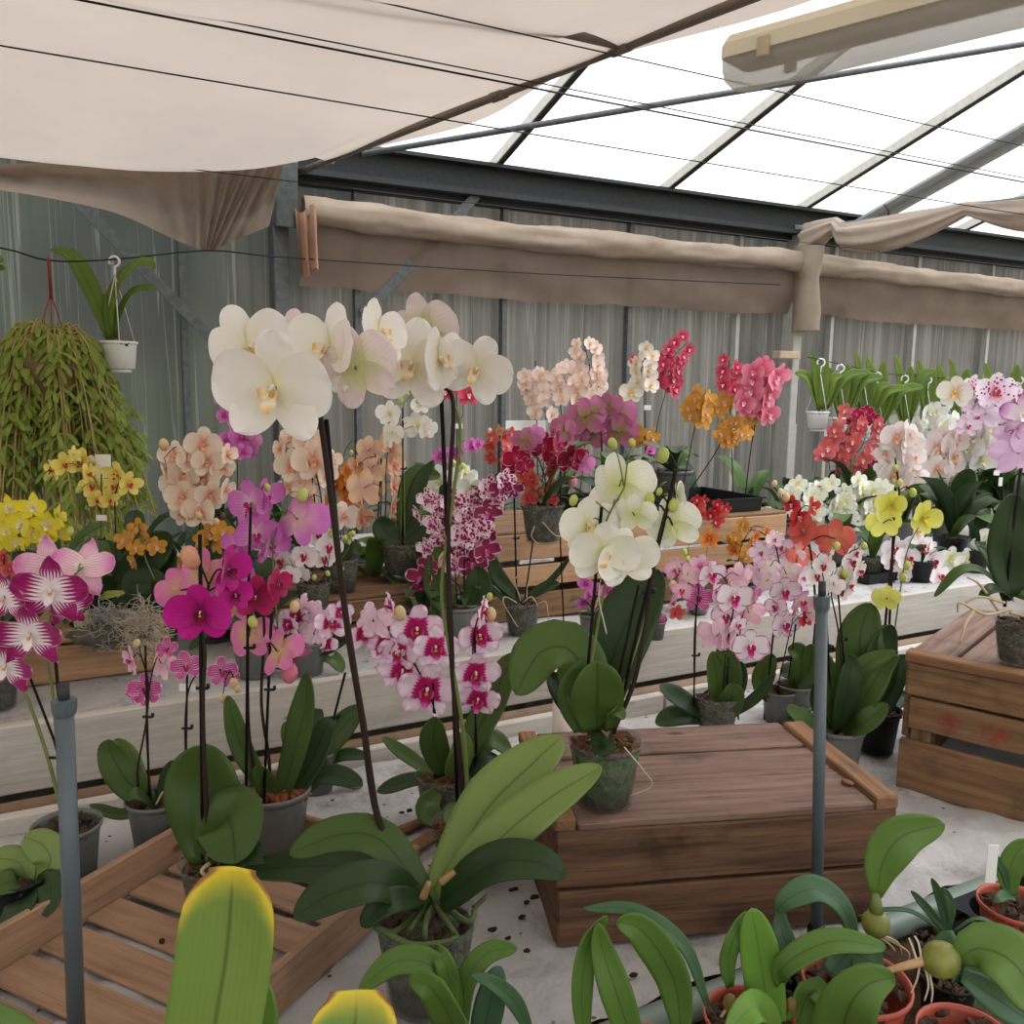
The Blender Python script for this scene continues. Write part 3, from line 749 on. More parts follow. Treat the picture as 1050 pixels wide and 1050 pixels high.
variety('spotted', F('ms', [(0, (240, 214, 226)), (1, (244, 226, 234))], spot=(160, 22, 92), sscale=8, sthr=.52, edge=(246, 224, 238), ew=.86, back=(232, 190, 190)), (150, 10, 90), kind='wavy', lip2=(220, 130, 190))
variety('spotdark', F('md', [(0, (160, 10, 80)), (.7, (134, 8, 70)), (1, (150, 20, 90))], edge=(238, 198, 222), ew=.86, vein=(236, 190, 214), vs=.2, back=(226, 170, 190)), (214, 90, 170), kind='wavy', n=2)
variety('stripe', F('sr', [(0, (190, 40, 130)), (1, (206, 80, 156))], vein=(246, 214, 230), vs=.9, nv=6, edge=(240, 204, 226), ew=.9, back=(226, 160, 190)), (170, 10, 90), kind='wavy', n=2)
variety('palepink', F('pp', [(0, (222, 120, 170)), (.4, (236, 190, 208)), (1, (238, 200, 220))], vein=(214, 130, 180), vs=.4, back=(236, 196, 210)), (200, 60, 130), kind='wavy', n=2)
variety('peach', F('pc', [(0, (226, 140, 110)), (.35, (250, 226, 206)), (1, (253, 240, 220))], vein=(238, 186, 160), vs=.4, back=((236, 190, 160), (250, 226, 200))), (240, 190, 150), lip2=(226, 120, 80))
variety('peachtan', F('pt', [(0, (206, 130, 120)), (.4, (232, 178, 150)), (1, (240, 204, 160))], vein=(210, 130, 110), vs=.5, back=((224, 176, 160), (246, 214, 176))), (236, 160, 140))
variety('yelred', F('yr', [(0, (222, 190, 70)), (.4, (240, 222, 110)), (1, (246, 232, 140))], vein=(220, 180, 80), vs=.3, back=(238, 226, 130)), (190, 30, 50), kind='small')
variety('yellow', F('ye', [(0, (240, 226, 170)), (.4, (236, 222, 60)), (1, (236, 218, 40))], back=(226, 218, 70)), (244, 236, 190), kind='star')
variety('orange', F('og', [(0, (226, 170, 120)), (.3, (214, 156, 66)), (1, (222, 164, 62))], spot=(176, 100, 40), sscale=18, sthr=.3, back=(206, 150, 70)), (236, 190, 160), kind='small')
variety('burnt', F('bo', [(0, (176, 80, 30)), (.4, (216, 130, 48)), (1, (226, 150, 70))], vein=(180, 84, 30), vs=.5, back=(214, 140, 70)), (200, 60, 40), kind='small')
variety('mauve', F('mv', [(0, (240, 214, 222)), (.4, (220, 140, 200)), (1, (206, 96, 188))], vein=(196, 70, 170), vs=.55, back=((232, 190, 196), (216, 120, 200))), (186, 40, 130), hi=True)
variety('hotmauve', F('hm', [(0, (190, 40, 140)), (.4, (216, 110, 190)), (1, (224, 140, 206))], back=(222, 140, 200)), (180, 10, 110), kind='phal', n=2)
variety('redlip', F('rl', [(0, (236, 170, 190)), (.2, (250, 240, 240)), (1, (252, 248, 246))], back=(246, 236, 232)), (176, 14, 60), kind='phal')
variety('browncrim', F('bc', [(0, (180, 60, 70)), (.5, (190, 76, 66)), (1, (206, 120, 90))], back=(206, 140, 100)), (200, 30, 70), kind='small')
variety('crimson', F('cr', [(0, (206, 70, 120)), (.3, (168, 10, 62)), (1, (160, 8, 58))], edge=(240, 190, 206), ew=.92, back=(216, 120, 150)), (200, 60, 120), n=3)
variety('mauvetan', F('mt', [(0, (150, 116, 76)), (.45, (160, 104, 100)), (1, (184, 100, 140))], vein=(130, 60, 70), vs=.5, back=((150, 122, 80), (186, 104, 144))), (180, 40, 100))
variety('palepeach', F('pl', [(0, (236, 190, 140)), (.4, (248, 226, 214)), (1, (248, 222, 212))], back=((240, 214, 190), (248, 222, 212))), (236, 190, 130), n=3)
variety('cream', F('cm', [(0, (236, 200, 120)), (.3, (246, 236, 216)), (1, (246, 238, 226))], back=(240, 228, 210)), (236, 190, 110), n=2)
variety('redpink', F('rp', [(0, (176, 20, 60)), (.4, (206, 56, 92)), (1, (222, 100, 120))], back=(222, 120, 130)), (236, 200, 200), kind='small')
variety('hotpink', F('hp', [(0, (206, 60, 100)), (.4, (226, 110, 140)), (1, (240, 160, 180))], vein=(206, 70, 110), vs=.4, back=(236, 150, 170)), (240, 200, 200), kind='phal')
variety('red', F('rd', [(0, (150, 10, 30)), (.5, (196, 36, 50)), (1, (210, 64, 70))], back=(206, 90, 80)), (226, 170, 170), kind='small')
variety('salmon', F('sa', [(0, (190, 90, 60)), (.5, (206, 96, 82)), (1, (206, 84, 74))], vein=(176, 70, 60), vs=.4, back=((216, 130, 100), (206, 96, 84))), (180, 40, 50), n=2, hi=True)
variety('coral', F('co', [(0, (230, 150, 120)), (.3, (216, 92, 98)), (1, (226, 116, 116))], back=((216, 150, 120), (220, 110, 104))), (240, 190, 190), kind='small')
variety('plain', F('w3', [(0, (226, 226, 150)), (.2, (248, 246, 236)), (1, (250, 248, 244))], back=(244, 242, 226)), (246, 240, 200), n=3)
variety('greenwhite', F('gw', [(0, (216, 222, 120)), (.3, (246, 246, 224)), (1, (252, 252, 246))], back=(244, 245, 220)), (240, 230, 160), kind='wavy', n=3)
variety('blush', F('bl', [(0, (228, 160, 130)), (.28, (247, 230, 222)), (1, (250, 242, 236))], vein=(238, 200, 190), vs=.25, back=(245, 226, 220)), (236, 170, 120), n=3)
variety('lime', F('li', [(0, (190, 196, 40)), (.4, (226, 224, 90)), (1, (236, 234, 130))], back=(230, 232, 120)), (216, 180, 50), n=2)
variety('leopard', F('lp', [(0, (200, 30, 90)), (.22, (236, 200, 216)), (1, (248, 240, 244))], spot=(130, 14, 84), sscale=11, sthr=.36, edge=(246, 236, 244), ew=.9, back=(236, 216, 230)), (190, 20, 70), lip2=(226, 110, 60), n=2)
variety('lilacedge', F('le', [(0, (240, 226, 210)), (.5, (236, 208, 222)), (1, (170, 60, 150))], edge=(156, 50, 140), ew=.9, vein=(196, 120, 180), vs=.35, back=(220, 180, 206)), (240, 226, 226), kind='star', n=2)
variety('edgemag', F('em', [(0, (236, 180, 206)), (.25, (250, 242, 244)), (.8, (248, 236, 242)), (1, (216, 60, 160))], edge=(196, 30, 140), ew=.90, back=(236, 190, 214)), (186, 16, 110), lip2=(206, 60, 150), kind='phal')
variety('rosehaze', F('rh', [(0, (244, 226, 200)), (.4, (242, 206, 218)), (1, (222, 140, 190))], vein=(206, 110, 170), vs=.35, back=((246, 220, 206), (236, 184, 210))), (196, 40, 110), kind='wavy')
variety('lilachaze', F('lh', [(0, (250, 236, 230)), (.5, (248, 228, 238)), (1, (240, 206, 226))], edge=(214, 130, 196), ew=.9, vein=(226, 170, 206), vs=.3, back=((250, 236, 226), (242, 214, 230))), (190, 30, 110), kind='wavy')

# ------------------------------------------------------------------ leaves, pots
ML = {}
ML['g'] = lmat('orchid_leaf', (56, 78, 34), (84, 108, 50))
ML['d'] = lmat('dark_orchid_leaf', (34, 52, 28), (54, 76, 40))
ML['l'] = lmat('light_orchid_leaf', (98, 120, 58), (122, 142, 78))
ML['y'] = lmat('bright_leaf', (100, 142, 54), (126, 162, 74), tr=.16, rib=.35)
ML['b'] = lmat('bulb_orchid_leaf', (78, 112, 46), (108, 138, 66), tr=.2)
ML['bd'] = lmat('blue_green_leaf', (54, 84, 56), (78, 108, 72))
ML['t'] = lmat('yellow_tipped_leaf', (104, 134, 58), (130, 156, 76), tr=.14, tip=((236, 208, 60), (150, 100, 60)))
ML['h'] = lmat('basket_leaf', (84, 110, 40), (126, 148, 60), tr=.25)
ML['v'] = lmat('variegated_leaf', (90, 110, 52), (190, 190, 96))
def resample(C, nu):
    Ls = [0]
    for i in range(1, len(C)): Ls.append(Ls[-1] + (C[i] - C[i - 1]).length)
    out = []; j = 0
    for i in range(nu + 1):
        x = 1 - (1 - i / nu) ** 1.55; s = x * Ls[-1]
        while j < len(C) - 2 and Ls[j + 1] < s: j += 1
        out.append(C[j].lerp(C[j + 1], (s - Ls[j]) / max(1e-9, Ls[j + 1] - Ls[j])))
    return out
def leafgrid(g, pts, Wd, nrm, fold=.12, twist=0, nu=16, nv=6, tipk=1.0, base=.35, seed=0, mi=0, tipmin=0):
    C = resample(spline(pts, 10), nu); n = len(C); nrm = V(nrm).normalized(); P = []; UVs = []
    Ls = [0]
    for i in range(1, n): Ls.append(Ls[-1] + (C[i] - C[i - 1]).length)
    for i in range(n):
        u = Ls[i] / Ls[-1]; t = (C[min(n - 1, i + 1)] - C[max(0, i - 1)]).normalized()
        nn = nrm if not twist else Matrix.Rotation(twist * u, 3, t) @ nrm
        s = t.cross(nn)
        s = s.normalized() if s.length > 1e-5 else t.orthogonal().normalized()
        up = s.cross(t).normalized()
        k = .56
        if u < k: q = base + (1 - base) * math.sin(u / k * PI / 2)
        else: q = math.sqrt(max(0, 1 - ((u - k) / (1 - k)) ** (2.0 * tipk)))
        q = max(q, tipmin); row = []; ru = []
        for j in range(nv + 1):
            v = 2 * j / nv - 1; wv = v * q * Wd / 2
            row.append(C[i] + s * wv + up * (abs(v) ** 1.4 * fold * q * Wd + .02 * Wd * math.sin(u * 11 + v * 2 + seed)))
            ru.append((u, (v + 1) / 2))
        P.append(row); UVs.append(ru)
    g.grid(P, UVs, mi)
def thick(o, t=.0016):
    m = o.modifiers.new('thickness', 'SOLIDIFY'); m.thickness = t; m.offset = -1; return o
LEAFLIB = {}
def leaflib(mat, k):
    key = (mat, k)
    if key not in LEAFLIB:
        sh = [[(0, 0, 0), (.28, 0, .34), (.62, 0, .50), (1, 0, .40)], [(0, 0, 0), (.16, 0, .42), (.40, 0, .78), (.72, 0, .92)],
              [(0, 0, 0), (.36, 0, .2), (.72, 0, .2), (1.05, 0, .0)], [(0, 0, 0), (.10, 0, .40), (.2, 0, .78), (.34, 0, 1.05)]][k]
        g = MB(); n = V((-.7, 0, 1)) if k in (1, 3) else V((0, 0, 1))
        leafgrid(g, [V(p) for p in sh], [.34, .36, .30, .32][k], n, .12, seed=k, nu=12)
        LEAFLIB[key] = g.mesh('leaf', ML[mat])
    return LEAFLIB[key]
def clearpot():
    t = NT('clear_pot_plastic'); c = t.coord('Object'); n = t.noise(c, 9, 4)
    return t.bsdf(t.mix(t.step(n, .35, .7), lin((92, 96, 92)), lin((150, 152, 148))), .18, .6, transp=.74)
M_clear = clearpot()
def core():
    t = NT('roots_and_bark_in_pot'); c = t.coord('Object'); n = t.noise(c, 7, 5, .7); m = t.noise(c, 16, 3)
    col = t.mix(t.step(n, .35, .65), lin((52, 46, 36)), lin((86, 92, 56)))
    col = t.mix(t.step(m, .55, .7), col, lin((128, 120, 92)))
    return t.bsdf(col, .8, .2, bump=m, bstr=.6)
M_core = core()
M_moss = plain('mossy_core', (70, 88, 44), .85, .2, 0, .6, 14, bump=.6)
M_bark = plain('bark_chips', (88, 64, 48), .9, .1, 0, .5, 22)
M_redbark = plain('red_bark_chips', (130, 74, 54), .9, .1, 0, .4, 22)
M_dbark = plain('dark_potting_mix', (66, 54, 44), .9, .1, 0, .5, 22)
M_gpot = plain('grey_plastic_pot', (104, 106, 104), .4, .4, 0, .15, 8)
def potmesh(mat, hgt=.88, taper=.74):
    g = MB(); r, b = .5, .5 * taper
    g.lathe([(0, 0), (b * .9, 0), (b, .02), (b + (r * .93 - b) * .86, hgt * .86), (r * .94, hgt * .9), (r * .965, hgt * .905), (r, hgt * .95), (r, hgt), (r * .955, hgt), (r * .93, hgt * .93), (b * .95, .05), (0, .05)], 28)
    return g.mesh('pot', mat)
def coremesh(mat, hgt=.88, taper=.74):
    g = MB(); r, b = .455, .455 * taper; P = [(0, .055), (b * .98, .055), (b + (r - b) * .5, hgt * .45), (r, hgt * .84), (r * .7, hgt * .88), (r * .3, hgt * .9), (0, hgt * .9)]
    g.lathe(P, 20); return g.mesh('root_ball', mat)
def barkmesh(mat, hgt=.88):
    g = MB(); rnd = random.Random(5)
    for k in range(46):
        a, r = rnd.random() * 2 * PI, .42 * math.sqrt(rnd.random())
        m = Matrix.Rotation(rnd.random() * 6, 3, V((rnd.random() - .5, rnd.random() - .5, rnd.random())).normalized())
        g.blob((r * math.cos(a), r * math.sin(a), hgt * (.88 + .05 * rnd.random())), .065 + .03 * rnd.random(), 6, sq=(1.2, .7, .4), jit=.5, seed=k, ax=m)
    return g.mesh('bark_chips', mat, smooth=False)
POT = {'clear': potmesh(M_clear), 'grey': potmesh(M_gpot), 'black': potmesh(M_black), 'white': potmesh(M_wplast, .74, .8), 'terra': potmesh(M_terra, .8, .74)}
CORE = {'clear': coremesh(M_core), 'moss': coremesh(M_moss)}
BARK = {'n': barkmesh(M_bark), 'r': barkmesh(M_redbark), 'd': barkmesh(M_dbark), 'w': barkmesh(M_dbark, .74), 't': barkmesh(M_dbark, .8)}
# ------------------------------------------------------------------ plants
class Plant:
    def __init__(s, label, root, D=.11, pot='clear', core='clear', bark='n', group=None, name='moth_orchid', cat='orchid', pr=(0, 0)):
        s.root = V(root); s.h = (s.root - CAM).dot(FH); s.D = D; s.spikes = []; s.flowers = []; s.rnd = random.Random(zlib.crc32(label.encode()))
        s.t = thing(name, label, cat, s.root, group)
        s.top = s.root + Z * D * .8
        if pot:
            M = Matrix.Rotation(s.rnd.random() * 6, 4, 'Z') @ Matrix.Scale(D, 4)
            put('pot', POT[pot], s.t, M)
            if pot == 'clear': put('root_ball', CORE[core], s.t, M)
            o = put('bark_chips', BARK['w' if pot == 'white' else ('t' if pot == 'terra' else ('d' if pot == 'black' else bark))], s.t, M); o['kind'] = 'stuff'
    def w(s, p):
        if isinstance(p, V): return p
        return onH(p[0], p[1], s.h + (p[2] if len(p) > 2 else 0))
    def px(s, n, x=525, y=500, off=0): return n * ray(x, y).length * 0 + n * (onH(x, y, s.h + off) - CAM).dot(FW) / FPX
    def spike(s, pts, r=.0024, mat=None, n=6, tip=.55):
        P = spline([s.w(p) for p in pts], n); s.spikes.append([P, r, mat or M_stem, tip]); return s
    def stake(s, pts, r=.0019, clip=True):
        P = [s.w(p) for p in pts]
        g = MB(); g.tube(P, r, 7); g.build('stake', M_stake, s.t)
        if clip:
            q = P[0].lerp(P[-1], .55); g = MB(); g.tube([q - RH * .007, q + RH * .009], .0022, 6); g.tube([q + RH * .009, q + RH * .009 + Z * .006], .0026, 6); g.build('stem_clip', M_black, s.t)
        return s
    def fl(s, x, y, size, var, yaw=0, pitch=0, roll=0, off=0, k=None):
        v = VAR[var]; k = s.rnd.randrange(len(v)) if k is None else k % len(v)
        p = s.w((x, y, off)); S = s.px(size, x, y, off) * 1.03
        ya, pa = math.radians(yaw), math.radians(pitch)
        f = (RH * math.sin(ya) - FH * math.cos(ya)) * math.cos(pa) + Z * math.sin(pa)
        Y = -f; up = (Z - Y * Z.dot(Y)).normalized(); up = Matrix.Rotation(math.radians(roll), 3, Y) @ up; X = Y.cross(up)
        R = Matrix((X, Y, up)).transposed().to_4x4()
        M = Matrix.Translation(p - s.root) @ R @ Matrix.Scale(S, 4)
        o = put('flower', v[k][0], s.t, M)
        l = bpy.data.objects.new('lip', v[k][1]); COL.objects.link(l); l.parent = o
        if var in ('edgemag', 'pinkedge', 'redlip', 'rosehaze'): l.scale = (1.45, 1.3, 1.45)
        s.flowers.append(p + Y * S * .03)
        return s
    def many(s, lst, var, sj=.0, yj=25):
        for q in lst:
            x, y, sz = q[:3]; v = q[4] if len(q) > 4 else var; yaw = q[3] if len(q) > 3 else 0
            s.fl(x, y, sz * (1 + (s.rnd.random() - .5) * sj), v, yaw + (s.rnd.random() - .5) * yj, (s.rnd.random() - .6) * 24, (s.rnd.random() - .5) * 24, (s.rnd.random() - .5) * .03)
        return s
    def raceme(s, pts, n, size, var, spread, back=.12, r=.002, yc=0, stem=None, taper=.25, mat=None):
        """flowers alternating along the pixel path pts; stem = path up to it"""
        C = spline([V((p[0], p[1], 0)) for p in pts], 8)
        s.spike((stem or []) + [tuple(p)[:2] for p in pts], r, mat)
        for i in range(n):
            f = (i + .5) / n * (len(C) - 1); a = C[int(f)].lerp(C[min(len(C) - 1, int(f) + 1)], f - int(f))
            t = (C[min(len(C) - 1, int(f) + 1)] - C[int(f)]).normalized(); nrm = V((t.y, -t.x, 0)); sd = 1 if i % 2 else -1
            x = a.x + nrm.x * sd * spread * (.5 + .5 * s.rnd.random()); y = a.y + nrm.y * sd * spread * (.5 + .5 * s.rnd.random()) + (s.rnd.random() - .5) * size * .2
            dx = x - a.x
            yaw = yc + (35 if dx > 0 else -35) * (.3 + s.rnd.random()) + (s.rnd.random() - .5) * 20
            if s.rnd.random() < back: yaw += 150
            vv = var if isinstance(var, str) else var[s.rnd.randrange(len(var))]
            s.fl(x, y, size * (1.05 - taper * i / n) * (.92 + .16 * s.rnd.random()), vv, yaw, (s.rnd.random() - .6) * 24, (s.rnd.random() - .5) * 30, -.02 + (s.rnd.random() - .5) * .04)
        return s
    def bud(s, x, y, size, off=0, mat=None):
        p = s.w((x, y, off)); r = s.px(size, x, y, off) / 2
        g = MB(); d = V((s.rnd.random() - .5, 0, 1)).normalized(); m = d.to_track_quat('Z', 'Y').to_matrix(); g.blob(p, r, 10, sq=(.85, .85, 1.15), ax=m)
        g.build('bud', mat or M_bud, s.t); s.flowers.append(p); return s
    def leaf(s, pts, wpx, nrm=(1, .8, 0), mat='g', fold=.10, twist=0, tipk=1.0, base=.4, hi=True, tipmin=0):
        P = [s.w(p) for p in pts]; n = Z * nrm[0] - FH * nrm[1] + RH * nrm[2]
        m = pts[len(pts) // 2]; W = s.px(wpx, m[0], m[1], m[2] if len(m) > 2 else 0)
        g = MB(); leafgrid(g, P, W, n, fold, twist, 18 if hi else 10, 8 if hi else 4, tipk, base, s.rnd.random() * 9, 0, tipmin)
        thick(g.build('leaf', ML[mat], s.t)); return s
    def rosette(s, n=5, L=.16, mat='g', ks=(0, 2, 1), az0=None, wid=1.0):
        a0 = s.rnd.random() * 6 if az0 is None else math.radians(az0)
        for i in range(n):
            k = ks[i % len(ks)]; az = a0 + PI * i + (i // 2) * .75 + (s.rnd.random() - .5) * .5
            l = L * (.75 + .4 * s.rnd.random())
            M = Matrix.Translation(s.top - s.root + Z * .01 * i * .5) @ Matrix.Rotation(az, 4, 'Z') @ Matrix.Rotation((s.rnd.random() - .5) * .3, 4, 'X') @ Matrix.Diagonal((l, l * wid, l, 1))
            m = mat if isinstance(mat, str) else mat[s.rnd.randrange(len(mat))]
            put('leaf', leaflib(m, k), s.t, M)
        return s
    def roots(s, lst, r=.0022, mat=None):
        for q in lst:
            g = MB(); P = spline([s.w(p) for p in q], 6); g.tube(P, [r * (1 - .4 * i / len(P)) for i in range(len(P))], 6); g.build('aerial_root', mat or M_root, s.t)
        return s
    def card(s, x, y, wd, ht, off=0):
        p = s.w((x, y, off)); a, b = s.px(wd, x, y, off) / 2, s.px(ht, x, y, off) / 2
        g = MB(); g.box(p, RH * a, FH * .0006, Z * b, bev=.0004); g.build('plant_tag', M_wplast, s.t, False); return s
    def done(s):
        for f in s.flowers:
            best = None
            for sp in s.spikes:
                for q in sp[0][len(sp[0]) // 3:]:
                    dd = (q - f).length
                    if best is None or dd < best[0]: best = (dd, q, sp)
            if best and .006 < best[0] < .2:
                best[2].append((best[1], f))
        for sp in s.spikes:
            P, r, mat, tip = sp[:4]; n = len(P); g = MB()
            g.tube(P, [r * (1 - (1 - tip) * i / n) for i in range(n)], 8)
            for a, b in sp[4:]:
                m = a.lerp(b, .5) + Z * .01; g.tube(spline([a, m, b], 3), r * .42, 5)
            g.build('flower_spike', mat, s.t)
        return s.t
Hn = .875      # top of the second bench cloth is .89
B1, B2 = .80, .89

# ================================================================== near bench
# -- big white orchid, lower centre
p = Plant('tall white orchid, left flower arch, with big drooping leaves in bottom-centre clear pot', on(437, 1024, B1), .128, bark='d')
p.leaf([(445, 925), (500, 830, .04), (548, 782, .07), (576, 757, .09)], 62, (.5, .9, -.55), 'l', base=.5)
p.leaf([(445, 930), (500, 872, -.01), (560, 822, 0), (617, 786, .02)], 52, (.9, .8, -.2), 'l', base=.45, tipk=.8)
p.leaf([(448, 930), (500, 890, -.05), (545, 884, -.08), (581, 898, -.09)], 50, (1, .75, .1), 'd', base=.45)
p.leaf([(435, 915), (390, 862, .02), (345, 857, .02), (298, 876, .01)], 44, (1, .6, 0), 'g', base=.5)
p.leaf([(432, 918), (370, 892, .05), (310, 889, .08), (250, 893, .1)], 40, (1, .6, 0), 'd', base=.5)
p.leaf([(433, 925), (390, 906, -.04), (345, 915, -.07), (302, 940, -.08)], 50, (1, .8, -.2), 'd', base=.5)
p.leaf([(440, 920), (400, 925, -.05), (380, 940, -.06), (372, 950, -.06)], 30, (1, .8, 0), 'd')
p.roots([[(440, 925), (405, 955, -.05), (380, 945, -.05), (375, 930, -.03)], [(442, 928), (436, 950, -.06), (437, 968, -.062)], [(446, 928), (462, 950, -.05), (470, 962, -.05)], [(438, 928), (424, 948, -.05), (418, 958, -.05)], [(450, 925), (480, 945, -.03), (488, 930, -.01), (500, 918, 0)], [(385, 950, -.06), (420, 968, -.075), (455, 966, -.07), (470, 960, -.06)]], .0042, plain('green_root', (78, 92, 54), .6, .3, 0, .3, 30))
p.roots([[(434, 920, -.06), (440, 905, -.07)], [(452, 905, -.05), (466, 894, -.05)]], .005, plain('dry_sheath', (150, 122, 84), .8, .2))
p.spike([(425, 912, .03), (388, 840, .03), (372, 740, .02), (357, 650, .01), (342, 530, 0), (330, 440, -.01), (322, 408, -.02), (300, 395, -.02)], .0047, M_stem, tip=.6)
p.spike([(328, 440, -.01), (336, 400, 0), (360, 372, 0), (390, 358, 0)], .003, M_gstem)
p.stake([(398, 912, .045), (372, 740, .03), (350, 600, .02), (334, 430, .0)], .0034, clip=False)
p.fl(282, 398, 128, 'white', -8, -14, 4, -.07, 0).fl(255, 358, 98, 'white', 38, 8, -25, .0, 1).fl(338, 358, 100, 'white', -35, 6, 10, -.01, 2)
p.fl(366, 378, 92, 'whiteblush', 160, 14, 20, -.035, 0).fl(388, 342, 74, 'white', 60, 12, 0, .04, 3).fl(300, 345, 60, 'whiteblush', 170, 0, 0, .06, 1)
p.done()
p = Plant('tall white orchid, right flower arch, potted close behind the bottom-centre pot', on(478, 903, B1), .108, bark='n')
p.leaf([(480, 850), (470, 838, -.04), (462, 850, -.07)], 36, (1, .8, 0), 'g').leaf([(480, 850), (520, 838, .05), (548, 850, .07)], 30, (1, .6, 0), 'd')
p.spike([(478, 852), (468, 740), (461, 640), (460, 520), (465, 420), (456, 396, -.01), (440, 382, -.02)], .0045, M_stem)
p.spike([(480, 852), (476, 760), (460, 660), (453, 600), (466, 500), (472, 440), (462, 404)], .0036, M_gstem)
p.stake([(470, 852, .01), (463, 650, .01), (452, 394, .0)], .0032, clip=False)
p.fl(424, 374, 100, 'white', -14, -4, 8, -.02, 2).fl(434, 342, 86, 'whiteblush', 150, 20, 10, .03, 1).fl(449, 368, 70, 'white', 58, 0, -20, -.05, 3).fl(489, 378, 78, 'white', -10, -18, 24, -.02, 0)
p.done()
# -- pink-edged white orchid with crimson centres
p = Plant('ruffled pink-edged orchid with crimson centres, seen between the two tall white stems', on(455, 842, B1), .10, bark='n')
p.leaf([(468, 790), (495, 740, .03), (518, 690, .05), (531, 670, .05)], 36, (.4, .9, -.5), 'g').leaf([(455, 795), (445, 760, -.02), (447, 735, -.03)], 30, (.2, 1, 0), 'g')
p.leaf([(450, 800), (425, 800, 0), (387, 812, -.01)], 20, (1, .5, 0), 'd').leaf([(452, 800), (410, 770, .06), (392, 756, .08)], 16, (1, .6, 0), 'g').leaf([(470, 800), (500, 760, .03), (525, 772, .04)], 26, (1, .6, 0), 'g').leaf([(470, 806), (495, 780, .0), (516, 781, .02)], 18, (1, .6, 0), 'd')
p.leaf([(462, 800), (472, 775, -.03), (475, 750, -.03)], 26, (.2, 1, .2), 'l').leaf([(450, 810, -.04), (438, 828, -.07), (450, 845, -.09)], 26, (.3, 1, .3), 'g')
p.spike([(450, 800), (446, 730), (430, 690), (405, 650), (380, 636)], .0022).spike([(462, 800), (487, 790), (487, 720), (485, 660), (492, 626)], .0022)
p.stake([(446, 800), (444, 700)]).stake([(488, 815), (487, 650)])
p.many([(383, 637, 44, 150), (372, 650, 36, 20), (394, 662, 42, -25), (427, 645, 58, 5), (446, 664, 50, 20), (410, 668, 44, -10), (413, 687, 56, -5), (438, 707, 62, 5), (401, 622, 34, -60), (492, 652, 46, 15), (487, 690, 54, 5), (490, 716, 46, 10), (478, 712, 36, -20), (494, 627, 36, 70)], 'pinkedge', .1, 20)
p.bud(410, 629, 15, -.02, M_pbud).bud(503, 630, 14, 0, M_pbud).bud(502, 612, 8).done()
# -- magenta orchid in the tray
p = Plant('magenta moth orchid with one round front leaf inside the slatted tray', on(226, 944, .8115), .106, bark='n')
p.leaf([(222, 880), (216, 850, .01), (212, 805, .02), (210, 763, .02)], 84, (.2, 1, -.1), 'g', base=.6)
p.leaf([(222, 886, 0), (232, 846, -.012), (238, 846, -.045), (241, 886, -.08)], 74, (.8, .9, 0), 'g', base=.6).leaf([(225, 890), (255, 876, -.03), (276, 882, -.03)], 30, (1, .8, .2), 'd').leaf([(222, 885), (222, 872, -.06), (228, 884, -.08)], 24, (1, .8, 0), 'l')
p.spike([(214, 888), (210, 800), (208, 720), (210, 672), (207, 640), (214, 600)], .0034).stake([(208, 888), (206, 690), (205, 548)], .0026)
p.roots([[(215, 885, -.05), (207, 893, -.06), (213, 900, -.06)]], .003, M_root)
p.fl(206, 628, 68, 'magenta', 8, -4, 0, -.03, 0).fl(233, 585, 56, 'magenta', 75, 0, 6, -.0, 1).fl(240, 610, 40, 'magenta', 50, 0, 0, .02, 2).fl(205, 590, 60, 'rosetan', 165, -8, -10, .02, 0).fl(186, 605, 52, 'rosetan', -150, -10, 20, .03, 1)
p.bud(196, 572, 24, .0, plain('rose_bud', (206, 150, 120), .5, .3, 0, .15, 60)).done()
# -- crimson orchid in the tray, red bark
p = Plant('deep crimson orchid in a grey pot of red bark, in the slatted tray', on(281, 872, .8115), .122, 'grey', bark='r')
p.leaf([(288, 822), (303, 770), (314, 720), (316, 690)], 34, (.1, .9, -.5), 'g', base=.5).leaf([(282, 822), (260, 790), (245, 760), (233, 713)], 22, (.2, 1, .5), 'g').leaf([(292, 824), (320, 780, .02), (335, 745, .04), (342, 738, .05)], 34, (.4, .9, -.4), 'd', base=.5)
p.leaf([(285, 826), (270, 800, -.02), (262, 785, -.03)], 22, (.4, 1, .4), 'g').leaf([(294, 826), (330, 796, .02), (372, 803, .02)], 26, (1, .6, 0), 'd')
p.spike([(276, 826), (276, 780), (268, 720), (271, 640), (264, 606)], .003).spike([(268, 828), (256, 760), (254, 690), (256, 640), (268, 596)], .003)
p.stake([(252, 836, -.03), (254, 640, -.02), (257, 520, 0)], .0023).stake([(270, 836, -.03), (277, 660), (280, 600)], .0023)
p.fl(262, 612, 48, 'cerise', 15, 0, 5, -.02, 0).fl(284, 600, 36, 'cerise', 60, 10, 0, .0, 1).fl(255, 652, 52, 'rosetan', 165, -12, 10, .0, 2).fl(285, 668, 54, 'rosetan', 140, -30, 30, -.02, 0).fl(240, 618, 50, 'rosetan', -165, 0, 0, .03, 1).fl(300, 670, 40, 'rosetan', 60, -50, 0, 0, 2)
p.bud(259, 638, 12, -.02).bud(297, 690, 20, 0, plain('pink_bud', (216, 120, 140), .5, .3, 0, .15, 60)).done()
